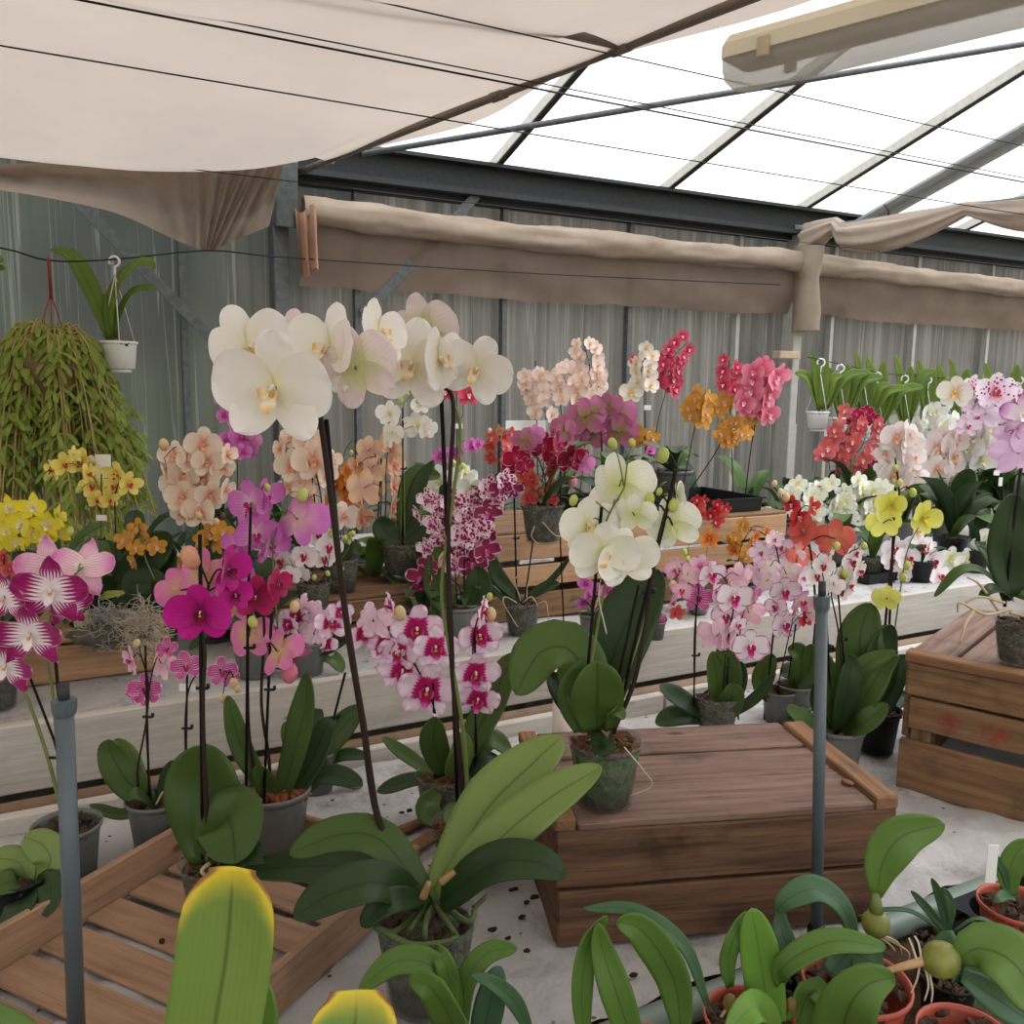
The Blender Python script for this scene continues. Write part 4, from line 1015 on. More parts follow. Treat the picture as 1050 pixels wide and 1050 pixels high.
# -- small striped one left of tray
p = Plant('moth orchid with small striped pink flowers in the grey pot behind the slatted tray', on(163, 868, B1), .098, 'grey', bark='d')
p.leaf([(155, 825), (130, 800), (113, 770), (112, 758)], 34, (.3, 1, .4), 'g', base=.5).leaf([(155, 825), (140, 800, .02), (130, 775, .03), (118, 757, .03)], 24, (.3, 1, .4), 'l').leaf([(160, 828), (125, 836), (92, 826)], 14, (1, .5, 0), 'g').leaf([(165, 826), (175, 795), (178, 780)], 22, (.3, 1, -.4), 'd').leaf([(158, 828), (140, 815, -.03), (132, 818, -.03)], 18, (1, .6, 0), 'g')
p.spike([(143, 822), (141, 790), (150, 740), (152, 700), (144, 670)], .0019).stake([(153, 822), (149, 662)], .0017).spike([(155, 822), (150, 740), (156, 690), (165, 665)], .0016)
p.spike([(192, 810), (190, 740), (196, 700), (215, 685), (235, 690)], .0018, tip=.5).stake([(190, 815), (192, 690)], .0017)
p.many([(135, 677, 32, -40, 'palepink'), (150, 706, 34, 0, 'stripe'), (166, 680, 36, 150, 'palepink'), (170, 664, 26, 40), (143, 713, 26, -20), (191, 682, 32, 10), (228, 688, 32, 30), (236, 695, 22, 60)], 'stripe', .1)
p.bud(240, 700, 10, 0, M_pbud).bud(243, 706, 9, 0, M_pbud).bud(228, 716, 9, 0, M_pbud).bud(140, 660, 9, 0, M_pbud).card(192, 705, 17, 8, .01).roots([[(160, 825, -.03), (168, 812, -.04), (172, 830, -.05), (180, 838, -.04)]], .0018).done()
# -- purple splash orchid far left
p = Plant('large purple and white splashed orchid behind the left grey riser pipe', on(72, 900, B1), .10, 'grey', bark='d')
p.spike([(70, 862), (50, 780), (28, 715), (18, 690), (30, 640), (40, 600)], .003, M_gstem).stake([(86, 880), (56, 760), (29, 690)], .002).stake([(80, 880), (64, 760), (54, 640)], .0024).spike([(66, 860), (55, 720), (48, 660), (60, 610), (84, 582)], .0025, M_gstem)
p.fl(31, 650, 74, 'splash', 8, -12, 0, -.05, 0).fl(53, 605, 76, 'splash', 10, -6, 5, -.02, 1).fl(5, 612, 66, 'splash', -15, -8, 0, -.01, 2).fl(6, 682, 64, 'splash', 5, -14, 8, -.04, 0).fl(70, 620, 52, 'splash', 65, -10, 0, .03, 1)
p.fl(50, 582, 64, 'splashlight', 25, 10, 0, .03, 0).fl(85, 583, 66, 'splashlight', 10, 34, 8, .02, 1).fl(-6, 650, 56, 'splash', -60, -10, 0, .03, 2)
p.done()
# -- leafy plant lower left
p = Plant('flowerless broad-leaved orchid at the lower left edge outside the slatted tray', on(22, 950, B1), .09, 'black')
p.leaf([(35, 905), (52, 885), (45, 868, .01), (25, 858, .02)], 34, (.8, .8, .4), 'l').leaf([(30, 910), (20, 885), (-12, 880)], 30, (1, .7, -.2), 'l').leaf([(30, 912), (10, 905, -.03), (-20, 915, -.04)], 28, (1, .7, 0), 'g').leaf([(30, 912), (22, 930, -.05), (2, 965, -.07)], 34, (1, .7, -.2), 'd')
p.leaf([(34, 908), (52, 905, -.02), (48, 940, -.05)], 24, (.8, .9, .4), 'd').leaf([(36, 905), (60, 890, .02), (54, 880, .03)], 20, (.8, .8, .3), 'd').done()
# -- ivory orchid on the crate
p = Plant('ivory orchid with lime buds in a mossy clear pot on the old crate', on(619, 822, .9785), .104, core='moss', bark='n')
p.leaf([(612, 748), (590, 672, .03), (556, 668, .03), (529, 712, .02)], 58, (.9, .8, -.1), 'g', base=.55).leaf([(605, 748), (598, 715, .01), (607, 690, .01), (612, 680, .02)], 54, (.1, 1, -.1), 'g', base=.6).leaf([(612, 748), (612, 715, -.02), (613, 695, -.03), (612, 678, -.03)], 56, (.15, 1, 0), 'g', base=.55)
p.leaf([(620, 748), (622, 695, .05), (646, 632, .08), (676, 584, .09)], 64, (.3, .9, -.35), 'd', base=.4).leaf([(600, 750), (570, 700, .07), (562, 690, .08)], 26, (.8, .6, 0), 'd').leaf([(622, 748), (632, 730, -.03), (640, 738, -.04)], 18, (.8, .9, .3), 'g').leaf([(612, 750), (618, 768, -.05), (630, 758, -.06)], 20, (.8, .9, 0), 'd')
p.spike([(606, 748), (604, 700), (613, 640), (622, 585), (620, 540), (640, 500)], .0023, M_gstem).stake([(597, 748), (605, 660), (617, 520)], .0022, False).spike([(628, 752), (650, 700), (660, 650), (674, 560), (690, 500), (694, 480)], .0034, M_stem)
p.stake([(630, 752), (655, 640), (680, 540), (692, 484)], .0024).spike([(626, 752), (634, 720), (654, 660), (662, 630)], .002, M_gstem).stake([(622, 750, .01), (655, 600, .01)], .002, False)
p.roots([[(622, 650, -.01), (614, 610, -.01), (620, 580, 0)], [(640, 766, -.05), (660, 790, -.03), (668, 806, -.01), (640, 818, -.0)], [(600, 690, .05), (606, 640, .04), (616, 605, .03)]], .0009, plain('fine_root', (206, 200, 180), .8, .1))
p.fl(636, 498, 72, 'ivory', 150, 10, 10, .02, 0).fl(630, 520, 60, 'ivory', -30, 10, 20, .05, 1).fl(602, 538, 66, 'ivory', 22, -4, -6, 0, 1).fl(619, 566, 74, 'ivory', 2, -12, 4, -.03, 2).fl(641, 572, 70, 'ivory', 14, -6, -14, -.02, 0).fl(651, 528, 46, 'ivory', 150, 20, 0, -.02, 2).fl(690, 538, 60, 'ivory', 160, 6, 20, .0, 1).fl(694, 508, 44, 'ivory', 80, 10, 0, .02, 0).fl(668, 525, 34, 'ivory', -70, 0, 0, .02, 2)
p.bud(628, 455, 12).bud(680, 467, 15).bud(666, 512, 13).bud(690, 518, 13).bud(588, 513, 11).bud(648, 454, 9).bud(676, 504, 8).done()
# -- pale pink magenta-edged pair behind the crate
p = Plant('white magenta-edged orchid just behind the old upturned crate, before the grey board', on(734, 752, B1), .10, bark='d')
p.leaf([(730, 735), (705, 722), (676, 704)], 26, (1, .6, 0), 'd').leaf([(728, 738), (695, 735), (672, 742)], 26, (1, .6, 0), 'd').leaf([(735, 735), (735, 700), (730, 668)], 24, (.2, 1, .3), 'g').leaf([(740, 735), (750, 705), (748, 678), (735, 665)], 22, (.2, 1, -.4), 'g').leaf([(742, 735), (756, 700), (760, 678)], 20, (.2, 1, -.3), 'd').leaf([(738, 740), (750, 715, -.03), (752, 700, -.03)], 28, (.4, 1, 0), 'g').leaf([(742, 738), (775, 715), (795, 690)], 12, (.6, .8, 0), 'd')
p.stake([(711, 735), (714, 620)]).stake([(744, 738), (748, 640)]).stake([(757, 738), (756, 650)]).spike([(740, 735), (745, 660), (752, 620), (740, 590), (715, 590)], .0019).spike([(755, 735), (756, 690), (760, 640), (770, 600)], .0018).spike([(712, 735), (712, 650), (716, 600), (700, 580)], .0018)
p.many([(752, 612, 40, -4, 'edgemag'), (769, 662, 40, 0, 'edgemag'), (744, 632, 32, -10, 'edgemag'), (716, 612, 32, 0, 'stripe'), (693, 583, 26, 10), (705, 590, 26, 160), (700, 605, 24, -20), (728, 588, 34, 20, 'edgemag'), (733, 607, 26, 60, 'edgemag'), (757, 590, 28, 160, 'palepink'), (765, 590, 24, 40, 'palepink'), (773, 610, 24, 60, 'stripe'), (768, 628, 32, 150), (735, 652, 42, 175, 'palepink'), (688, 618, 20, 60), (694, 628, 20, 0, 'browncrim'), (718, 580, 24, 0, 'palepink'), (742, 655, 26, 60, 'edgemag'), (755, 640, 24, 30, 'edgemag')], 'rosehaze', .1)
p.bud(690, 600, 10, 0, M_pbud).done()
p = Plant('pale lilac orchid above white magenta-spotted blooms, just left of the right riser pipe', on(797, 737, B1), .078, 'grey', bark='d')
p.leaf([(800, 720), (818, 700), (820, 672), (808, 664)], 28, (.3, 1, .3), 'g').leaf([(800, 722), (780, 700), (792, 670)], 26, (.5, 1, .4), 'g').leaf([(802, 722), (820, 715), (836, 725)], 30, (.8, .8, 0), 'd').leaf([(798, 725), (812, 740, -.03), (812, 755, -.04)], 26, (.4, 1, 0), 'd').leaf([(800, 722), (828, 690), (832, 660)], 22, (.2, 1, -.3), 'g')
p.stake([(783, 742), (793, 650), (800, 590)], .0022, False).stake([(805, 722), (816, 640)], .0018).spike([(783, 742), (792, 660), (800, 600), (795, 560), (780, 545)], .0021).spike([(790, 740), (805, 670), (812, 640)], .0018)
p.many([(804, 605, 34, -6, 'edgemag'), (803, 640, 34, 10, 'edgemag'), (797, 622, 26, -40, 'edgemag')], 'edgemag')
p.many([(780, 566, 26, -20), (790, 580, 28, 160), (806, 588, 34, 160), (812, 570, 28, 150), (800, 560, 26, 0), (786, 596, 30, 150), (822, 592, 26, 40), (775, 585, 24, -60), (793, 553, 22, 10)], 'lilachaze', .1)
p.many([(822, 616, 28, 0, 'rosehaze'), (832, 628, 26, 150, 'rosehaze'), (826, 635, 18, 10, 'red'), (815, 625, 22, 60, 'stripe')], 'rosehaze').done()
p = Plant('leafy grey-potted orchid with white crimson-lipped flowers, right of the right riser pipe', on(857, 790, B1), .104, 'grey', bark='n')
p.leaf([(858, 748), (848, 700), (842, 675), (838, 668)], 30, (.2, 1, .4), 'g').leaf([(858, 750), (880, 690, .02), (882, 650, .03), (893, 618, .03)], 48, (.2, 1, -.3), 'g').leaf([(862, 750), (895, 700, .0), (905, 660, .02), (914, 640, .02)], 40, (.2, 1, .2), 'd').leaf([(862, 752), (890, 710, -.03), (905, 685, -.03), (921, 672, -.03)], 28, (.7, .9, -.4), 'g').leaf([(862, 754), (885, 742, -.05), (910, 722, -.05)], 24, (.9, .8, -.2), 'g').leaf([(858, 752), (868, 712, -.05), (872, 680, -.05), (868, 672, -.05)], 28, (.2, 1, .1), 'd').leaf([(855, 752), (835, 745, -.03), (805, 725, -.03)], 24, (.9, .8, .2), 'g').leaf([(856, 752), (830, 770, -.03), (822, 766, -.04)], 20, (.9, .8, .2), 'd').leaf([(860, 752), (880, 690, -.02), (918, 668, -.04)], 22, (.9, .8, 0), 'g').leaf([(855, 750), (838, 720), (835, 700)], 22, (.2, 1, .4), 'd')
p.stake([(842, 740), (850, 600)], .0018).stake([(853, 742), (846, 600)], .0018).stake([(870, 735), (862, 640), (858, 590)], .0018).spike([(868, 740), (860, 650), (852, 600), (868, 570), (880, 562)], .0018).spike([(846, 740), (842, 660), (845, 600), (838, 570)], .0016)
p.many([(862, 590, 26, 10), (872, 575, 26, 20), (845, 580, 24, -10), (880, 585, 24, 50), (862, 606, 24, 0), (850, 570, 22, 60), (870, 600, 22, 50), (838, 590, 24, -20), (876, 566, 20, 10), (855, 600, 22, 150)], 'redlip', .1)
p.bud(866, 588, 9).bud(886, 560, 8).bud(858, 560, 8).done()
p = Plant('salmon-red orchid on a bare arching spike behind the right riser pipe', on(828, 752, B1) + FH * .10, .09, 'grey', bark='d')
p.spike([(828, 715), (836, 640), (834, 590), (828, 550), (815, 522), (792, 498)], .003, M_stem)
p.fl(856, 552, 42, 'salmon', 165, -10, 0, -.02, 0).fl(825, 545, 38, 'salmon', -60, 20, 0, -.02, 1).fl(822, 566, 40, 'salmon', -150, -30, 20, 0, 0).fl(818, 530, 26, 'red', 20, 0, 0).fl(832, 520, 24, 'red', 40, 0, 0).fl(812, 517, 20, 'red', -30, 0, 0)
p.leaf([(828, 715), (815, 690), (800, 692)], 24, (1, .6, 0), 'd').leaf([(830, 715), (850, 690), (858, 695)], 22, (1, .6, 0), 'd').bud(800, 505, 8, 0, M_pbud).bud(806, 510, 9, 0, M_pbud).bud(794, 496, 7, 0, M_pbud).done()
p = Plant('lime-yellow moth orchid in the black pot left of the right-hand crate', on(896, 768, B1), .102, 'black')
p.stake([(905, 735), (912, 640), (918, 500)], .0026, False).spike([(903, 735), (907, 650), (916, 560), (922, 510), (918, 470)], .003, M_stem).spike([(905, 735), (924, 600), (932, 560), (945, 535)], .0018, M_gstem)
p.leaf([(905, 735), (918, 690, .03), (932, 672, .04)], 24, (.8, .7, 0), 'd').leaf([(897, 735), (890, 700, .03), (905, 660, .05), (908, 640, .05)], 36, (.2, 1, .2), 'd').leaf([(900, 735), (925, 715, .05), (938, 725, .06)], 20, (1, .6, 0), 'd').leaf([(893, 738), (880, 725, .03), (872, 728, .03)], 20, (1, .6, 0), 'd')
p.fl(909, 614, 30, 'lime', 165, 8, 0, -.03, 0).fl(914, 518, 32, 'lime', -30, 12, 0, -.02, 1).fl(906, 536, 36, 'lime', 160, -20, 10, 0, 0).fl(946, 530, 38, 'lime', 20, 6, 20, -.02, 1).fl(940, 545, 24, 'cream', 40, 0, 0, .02, 0)
p.bud(930, 580, 9).bud(926, 592, 9).bud(936, 505, 9).bud(922, 495, 8).bud(918, 480, 7).done()
# -- orchid on the right crate
p = Plant('clear-potted orchid with a tall dark leaf and pale roots on the right crate', on(1044, 680, 1.068), .092, bark='d')
p.leaf([(1038, 612), (1030, 570), (1034, 530), (1042, 506)], 44, (.1, 1, .1), 'd', base=.6).leaf([(1040, 612), (1062, 560, .02), (1075, 520, .03)], 50, (.1, 1, -.3), 'g', base=.6).leaf([(1035, 615), (1010, 588, 0), (985, 585, 0), (958, 612, 0)], 12, (1, .5, 0), 'g').leaf([(1036, 616), (1012, 570, .03), (1002, 560, .04)], 16, (.8, .6, 0), 'g').leaf([(1038, 616), (1020, 604, -.03), (1004, 612, -.04)], 14, (1, .6, 0), 'd')
p.stake([(1030, 622), (1036, 560), (1047, 480)], .003).roots([[(1030, 618, -.03), (1005, 612, -.05), (990, 618, -.05)], [(1036, 625, -.04), (1010, 630, -.06), (985, 618, -.07), (982, 628, -.07)], [(1025, 628, -.04), (1005, 600, -.04), (992, 592, -.04)], [(1035, 628, -.05), (1055, 632, -.06), (1075, 628, -.06)], [(1000, 624, -.06), (990, 640, -.09), (984, 660, -.10)]], .0028).done()
# ================================================================== second bench
ZC = 1.147     # top of the slatted crates
def floorpx(x, Y, z):       # the pixel row where the bench surface at depth Y meets column x
    lo, hi = 400., 1000.
    for _ in range(40):
        m = (lo + hi) / 2
        if on(x, m, z).y > Y: lo = m
        else: hi = m
    return lo
def at2(x, Y, z=B2): return on(x, floorpx(x, Y, z), z)
p = Plant('small bright pink orchid spray rising behind the peach cluster at left', at2(250, 3.0), .11, bark='d')
p.raceme([(243, 470), (236, 430), (224, 400)], 6, 19, 'hotmauve', 8, stem=[(244, 590), (243, 520)]).fl(248, 448, 28, 'hotmauve', 20).fl(258, 452, 24, 'hotmauve', 150).fl(254, 462, 22, 'hotmauve', 0, -10).rosette(6, .2, 'd').done()
p = Plant('pale yellow red-lipped orchid with a white name card before the trailing plant', at2(112, 2.35), .105, bark='d')
p.spike([(118, 640), (119, 560), (118, 512), (124, 492), (136, 490)], .002).spike([(103, 640), (104, 560), (103, 510), (90, 482), (60, 474), (48, 484)], .002, M_gstem).stake([(103, 640), (104, 480)], .0016)
p.many([(54, 482, 26, -30), (66, 476, 28, 30), (84, 474, 32, 0), (96, 498, 30, 10), (90, 486, 24, 60), (103, 507, 24, -30), (120, 486, 30, 0), (132, 496, 28, 40), (100, 512, 22, 20), (112, 512, 22, 40), (118, 498, 26, -20), (76, 466, 20, 150)], 'yelred', .1).card(106, 478, 16, 24, .04).card(104, 531, 11, 6, -.01)
p.bud(94, 471, 8, 0, M_pbud).bud(48, 490, 8).bud(81, 502, 8).rosette(6, .16, ('d', 'g')).leaf([(110, 590), (140, 580), (176, 548)], 40, (.3, 1, .1), 'd').done()
p = Plant('bright yellow star-flowered orchid at the left edge above the purple-splashed flowers', at2(22, 2.2), .105, bark='d')
p.spike([(20, 640), (21, 580), (20, 545), (30, 520), (36, 512)], .002).spike([(14, 640), (12, 590), (14, 560), (40, 540), (58, 530)], .002, M_gstem)
p.many([(10, 522, 30), (34, 520, 30, 10), (22, 538, 30, -10), (6, 545, 26), (2, 556, 26, -20), (48, 538, 30, 10), (58, 545, 32, 20), (44, 552, 26, 0), (32, 548, 26, 60), (16, 556, 24, 20), (60, 530, 26, 150), (-6, 530, 28)], 'yellow', .1).bud(72, 545, 9).bud(40, 553, 9, .0, plain('red_bud', (170, 40, 50))).rosette(5, .15, 'd').done()
p = Plant('pinkish-brown small-flowered orchid at the far left edge below the yellow star orchid', at2(-4, 2.0), .1, bark='d')
p.many([(4, 572, 20), (10, 584, 20, 30), (0, 590, 20, -20)], 'browncrim').spike([(2, 660), (4, 600), (4, 570)], .002).rosette(4, .13, 'd').done()
p = Plant('small golden-orange orchid with one broad leaf, left of the peach flower cluster', at2(165, 2.25), .1, bark='d')
p.spike([(172, 655), (160, 600), (150, 575), (146, 555), (142, 538)], .0022, M_gstem)
p.many([(142, 541, 24, 0), (128, 554, 24, -20), (150, 556, 24, 20), (160, 560, 24, 40), (140, 562, 20, 10), (137, 575, 22, -40), (134, 545, 18, 150)], 'orange', .1).leaf([(172, 640), (155, 600), (125, 598)], 34, (.5, 1, 0), 'd').leaf([(172, 640), (165, 590, .04), (178, 562, .05)], 40, (.2, 1, -.2), 'd').leaf([(170, 640), (192, 625), (198, 655)], 30, (.8, .8, .3), 'd').rosette(4, .14, 'd').done()
p = Plant('peach orchid with a dense hanging cluster left of the big white flowers', at2(200, 2.6), .11, bark='d')
p.raceme([(205, 540), (206, 505), (200, 470), (182, 458), (168, 470)], 1, 20, 'peach', 4, stem=[(206, 640), (204, 580)])
p.many([(180, 468, 34, -20), (209, 456, 40, 10), (190, 488, 36, 0), (213, 474, 36, 10), (233, 466, 26, 60), (177, 500, 34, -30), (210, 493, 38, 0), (188, 510, 40, -10), (216, 508, 34, 30), (206, 525, 40, 0), (188, 528, 30, -30), (231, 502, 26, 70), (228, 480, 28, 40), (196, 472, 30, -10), (170, 482, 24, -60)], 'peach', .1)
p.bud(168, 456, 12, 0, M_pbud).bud(204, 529, 9, -.04, M_pbud).bud(228, 530, 9, 0, plain('dark_bud', (96, 56, 60))).rosette(6, .19, ('d', 'g'), ks=(0, 1, 2)).done()
p = Plant('mauve-pink veined orchid left of the tall white orchid stems, above the crimson one', at2(262, 1.98), .105, 'grey', bark='d')
p.stake([(257, 640), (252, 520)], .002).spike([(262, 650), (258, 580), (252, 530), (268, 505)], .0024, M_stem).spike([(285, 650), (280, 560), (292, 520), (290, 490)], .0022, M_gstem)
p.many([(258, 516, 52, -30), (270, 510, 44, 70), (262, 548, 50, 20), (252, 580, 46, -40), (305, 532, 62, 160), (276, 560, 40, 60), (244, 560, 36, -50)], 'mauve').bud(310, 508, 14, 0).bud(274, 500, 8).bud(232, 576, 14, -.03, M_pbud).rosette(5, .15, 'd').done()
p = Plant('golden-brown small orchid half hidden behind the peach cluster and the crimson orchid', at2(220, 2.3), .1, bark='d')
p.many([(216, 548, 28), (228, 545, 26, 30), (222, 558, 24, 150), (206, 555, 22, -20), (178, 588, 22, -40), (184, 580, 20, 20), (176, 598, 16, 0)], 'orange').spike([(215, 640), (214, 580), (216, 548)], .002).bud(222, 536, 9, 0, M_pbud).rosette(4, .14, 'd').done()
p = Plant('peach and pink orchid hanging just below the big front-facing white flower', at2(318, 2.5), .11, bark='d')
p.spike([(335, 640), (332, 540), (325, 490), (310, 460), (300, 440)], .0024).stake([(334, 620), (318, 470)], .002)
p.many([(300, 448, 30, -20), (318, 452, 38, 0), (322, 472, 44, 10), (301, 478, 40, -10), (312, 492, 36, 150), (334, 488, 30, 50), (288, 460, 26, -60), (318, 512, 26, 70), (320, 530, 24, 40), (340, 472, 24, 60), (296, 500, 24, 0)], 'peach', .1).rosette(5, .18, ('d', 'g')).card(325, 515, 16, 40, .03).done()
p = Plant('small white crimson-lipped orchid on the low brown crate, left of the tall stem', on(322, 628, 1.011), .085, bark='d')
for q in ([(318, 600), (306, 590), (298, 575)], [(320, 605), (318, 585), (314, 570)], [(326, 600), (336, 580), (326, 550)], [(324, 606), (334, 590), (338, 568)]): p.spike(q, .0014, M_stem)
p.many([(290, 574, 30, -10), (298, 590, 24, 0), (313, 570, 30, 0), (326, 548, 26, 20), (338, 560, 28, 20), (308, 588, 24, 10), (332, 572, 24, 30), (286, 586, 22, -40)], 'redlip', .1).bud(340, 547, 9).bud(350, 584, 6).bud(336, 588, 6).bud(322, 592, 6).done()
p = Plant('pale pink-white spotted orchid just above the grey board, left of the tall stem', on(316, 690, B2), .088, 'grey', bark='d')
p.spike([(312, 670), (305, 655), (298, 645), (318, 628), (340, 645)], .0016).stake([(296, 745), (293, 640)], .0016)
p.many([(304, 632, 32, -20), (322, 650, 36, 150), (340, 638, 38, 30), (334, 660, 28, 10), (296, 640, 30, -30), (312, 624, 30, 150), (350, 628, 26, 20), (325, 632, 34, 160)], 'pinkedge', .1).bud(302, 622, 12, -.02, M_pbud).leaf([(318, 672), (345, 660), (358, 655)], 24, (1, .6, 0), 'd').leaf([(318, 672), (340, 675), (352, 688)], 18, (1, .6, 0), 'g').leaf([(310, 672), (300, 685, -.02), (290, 690, -.03)], 18, (1, .6, 0), 'd').done()
p = Plant('flowerless leafy orchid with a leaning black stake behind the slatted tray', on(322, 810, B1), .09, 'grey', bark='d')
p.stake([(327, 790), (340, 745), (354, 690)], .0024).leaf([(325, 785), (345, 755), (372, 724)], 30, (.5, .9, -.4), 'g').leaf([(322, 785), (315, 750, .02), (330, 728, .03)], 28, (.3, 1, -.2), 'd').leaf([(325, 788), (352, 775), (378, 776)], 16, (1, .6, 0), 'd').leaf([(326, 790), (350, 798), (372, 806)], 20, (1, .6, 0), 'g').leaf([(318, 785), (300, 760), (292, 740)], 20, (.4, 1, .4), 'g').done()
p = Plant('peach-tan orchid with flowers turned away, between the two tall white orchid stems', at2(382, 2.35), .11, bark='d')
p.stake([(378, 640), (386, 560), (391, 470)], .0021).spike([(378, 640), (388, 560), (391, 490), (384, 465)], .0022).spike([(380, 640), (394, 540), (396, 480), (398, 460)], .002)
p.many([(378, 462, 32, 160), (382, 480, 34, 150), (398, 452, 28, 30), (402, 464, 30, 140), (404, 477, 28, 60), (374, 500, 42, 170), (371, 532, 26, 50), (403, 498, 26, 75), (402, 520, 26, 75), (366, 478, 24, -60), (372, 515, 22, -70)], 'peachtan', .1).rosette(5, .16, ('d', 'g')).done()
p = Plant('burnt-orange orchid peeking out behind the peach-tan one', at2(352, 2.75), .11, bark='d')
p.raceme([(352, 520), (350, 500), (362, 484)], 3, 24, 'burnt', 6, stem=[(350, 610), (352, 560)]).many([(363, 484, 28, 10), (352, 498, 24, -20), (326, 512, 22, 0), (355, 484, 22, 150), (337, 520, 20, 40)], 'burnt').spike([(349, 600), (350, 520), (352, 470), (362, 452), (372, 462)], .0013).bud(360, 464, 5).rosette(5, .18, ('g', 'd')).done()
p = Plant('pinkish white orchid with one drooping flower beside the left tall stem', at2(352, 2.45), .1, bark='d')
p.many([(352, 530, 34, 40, 'blush'), (345, 524, 26, -40, 'cream')], 'blush').spike([(348, 620), (350, 560), (348, 520)], .0018).bud(359, 548, 6).bud(361, 555, 5).bud(356, 552, 6).rosette(4, .14, 'd').done()
p = Plant('small white orchid with two broad leaves, in a clear pot on the brown crate', on(412, 594, 1.011), .118, bark='d')
p.stake([(413, 556), (413, 418)], .0022).spike([(415, 556), (414, 480), (413, 420), (425, 405), (430, 412)], .0018, M_gstem).spike([(411, 556), (413, 450), (405, 425)], .0018, M_gstem)
p.many([(400, 424, 28, -10), (431, 415, 22, 20), (428, 436, 32, 0), (438, 440, 24, 30), (402, 444, 28, 150), (398, 452, 20, -30)], 'plain', .1).bud(411, 410, 8).bud(418, 404, 5).bud(429, 410, 7)
p.leaf([(412, 556), (396, 546), (389, 530)], 26, (.3, 1, .3), 'd').leaf([(412, 556), (428, 545), (440, 532)], 26, (.3, 1, -.3), 'd').leaf([(414, 556, .03), (430, 500, .06), (445, 472, .08)], 18, (.4, .9, -.4), 'd').leaf([(412, 556, .04), (424, 490, .08), (452, 488, .1)], 22, (.4, .9, 0), 'g').done()
p = Plant('small budding orchid in a clear pot directly behind the left tall white stem', on(350, 606, 1.011), .10, bark='d')
p.spike([(350, 575), (358, 560), (362, 548)], .0014, M_gstem).bud(354, 552, 6).bud(362, 547, 6).bud(358, 556, 5).leaf([(350, 575), (362, 562), (368, 568)], 16, (.8, .8, 0), 'd').leaf([(350, 575), (338, 560), (330, 565)], 16, (.8, .8, 0), 'd').done()
p = Plant('orchid with a big mass of magenta-blotched flowers beside the right tall stem', at2(470, 2.02), .11, 'grey', bark='d')
p.stake([(476, 640), (476, 520)], .002).spike([(470, 640), (466, 580), (458, 540), (470, 520), (500, 500)], .0022).spike([(474, 640), (470, 600), (446, 590), (430, 598)], .002)
p.many([(440, 512, 28, -20), (452, 520, 32), (467, 515, 30), (480, 530, 30, 10), (462, 535, 34), (445, 538, 28, -30), (475, 548, 34), (455, 556, 30), (438, 562, 24, -40), (470, 566, 32, 20), (488, 512, 30), (502, 500, 28, 20), (518, 492, 26, 30), (508, 512, 26), (492, 540, 30, 20), (446, 520, 24, 150), (463, 582, 26, 40), (484, 558, 26, 150), (452, 574, 24, 150), (430, 528, 22, -60)], 'spotted', .15)
p.many([(498, 525, 34, 10), (492, 548, 34, 0), (498, 564, 30, 30), (484, 578, 34, 10), (432, 592, 32, -10), (441, 578, 26, -20), (430, 604, 26, 30), (512, 500, 26, 20), (526, 502, 24, 40)], 'spotdark', .1)
p.leaf([(472, 640), (448, 600), (452, 560)], 28, (.2, 1, .2), 'g').leaf([(476, 640), (490, 610), (490, 580)], 30, (.2, 1, 0), 'd').leaf([(474, 645), (455, 640), (448, 610)], 24, (.3, 1, .3), 'g').leaf([(470, 645), (440, 640), (420, 660)], 22, (1, .6, 0), 'd').done()
p = Plant('white orchid with lime buds peeking out above the magenta-blotched mass', at2(460, 2.9), .11, bark='d')
p.many([(452, 494, 40, -30), (482, 500, 34, 20), (468, 490, 30, 0), (478, 488, 24, 50)], 'plain').bud(465, 475, 7).bud(475, 479, 8).bud(478, 484, 7).spike([(464, 600), (466, 520), (468, 485)], .0018).rosette(6, .2, ('g', 'd'), ks=(1, 0, 3)).done()
p = Plant('red and mauve orchid on two thin tall stakes behind the right-hand white flowers', at2(470, 3.2), .11, bark='d')
p.stake([(470, 600), (468, 400)], .0019).spike([(474, 600), (472, 480), (470, 440), (475, 420), (465, 395)], .0019)
p.many([(458, 402, 24, -20), (480, 405, 26, 10), (472, 396, 20, 0)], 'redpink').many([(452, 468, 20, 0), (464, 466, 22, 20), (484, 457, 18, 10), (490, 455, 14, 40)], 'hotmauve').card(470, 437, 9, 5, -.02).rosette(7, .24, ('d', 'g'), ks=(1, 0, 1)).done()
p = Plant('flowerless bare-stemmed orchid with curling roots in a clear pot before the slats', on(535, 650, B2), .102, bark='d')
p.stake([(530, 615), (527, 500)], .0024).stake([(538, 615), (548, 545)], .002, False).card(549, 540, 9, 5)
p.leaf([(532, 615), (510, 590), (503, 567)], 16, (.3, 1, .3), 'd').leaf([(530, 618), (512, 605), (507, 590)], 15, (.4, 1, .3), 'd').leaf([(540, 614), (560, 602), (574, 598)], 13, (.8, .8, 0), 'd').leaf([(540, 614), (565, 595), (585, 571)], 7, (.6, .8, 0), 'd')
p.roots([[(530, 618, -.03), (518, 612, -.05), (517, 620, -.06), (531, 643, -.065)], [(534, 616, -.02), (528, 595, -.02), (536, 588, -.02)], [(540, 616, -.02), (541, 600, -.03), (546, 590, -.02)], [(550, 620, -.02), (560, 618, -.03), (563, 645, -.03)], [(536, 618, -.04), (545, 612, -.05), (552, 622, -.05)]], .0018).done()
p = Plant('crimson orchid with white-rimmed petals in a clear pot on the left slatted crate', on(556, 556, ZC), .115, bark='d')
p.stake([(578, 640), (574, 540), (575, 470)], .002, False).spike([(556, 530), (560, 500), (552, 470), (540, 460)], .0022).spike([(560, 530), (575, 500), (582, 470), (575, 455)], .0022)
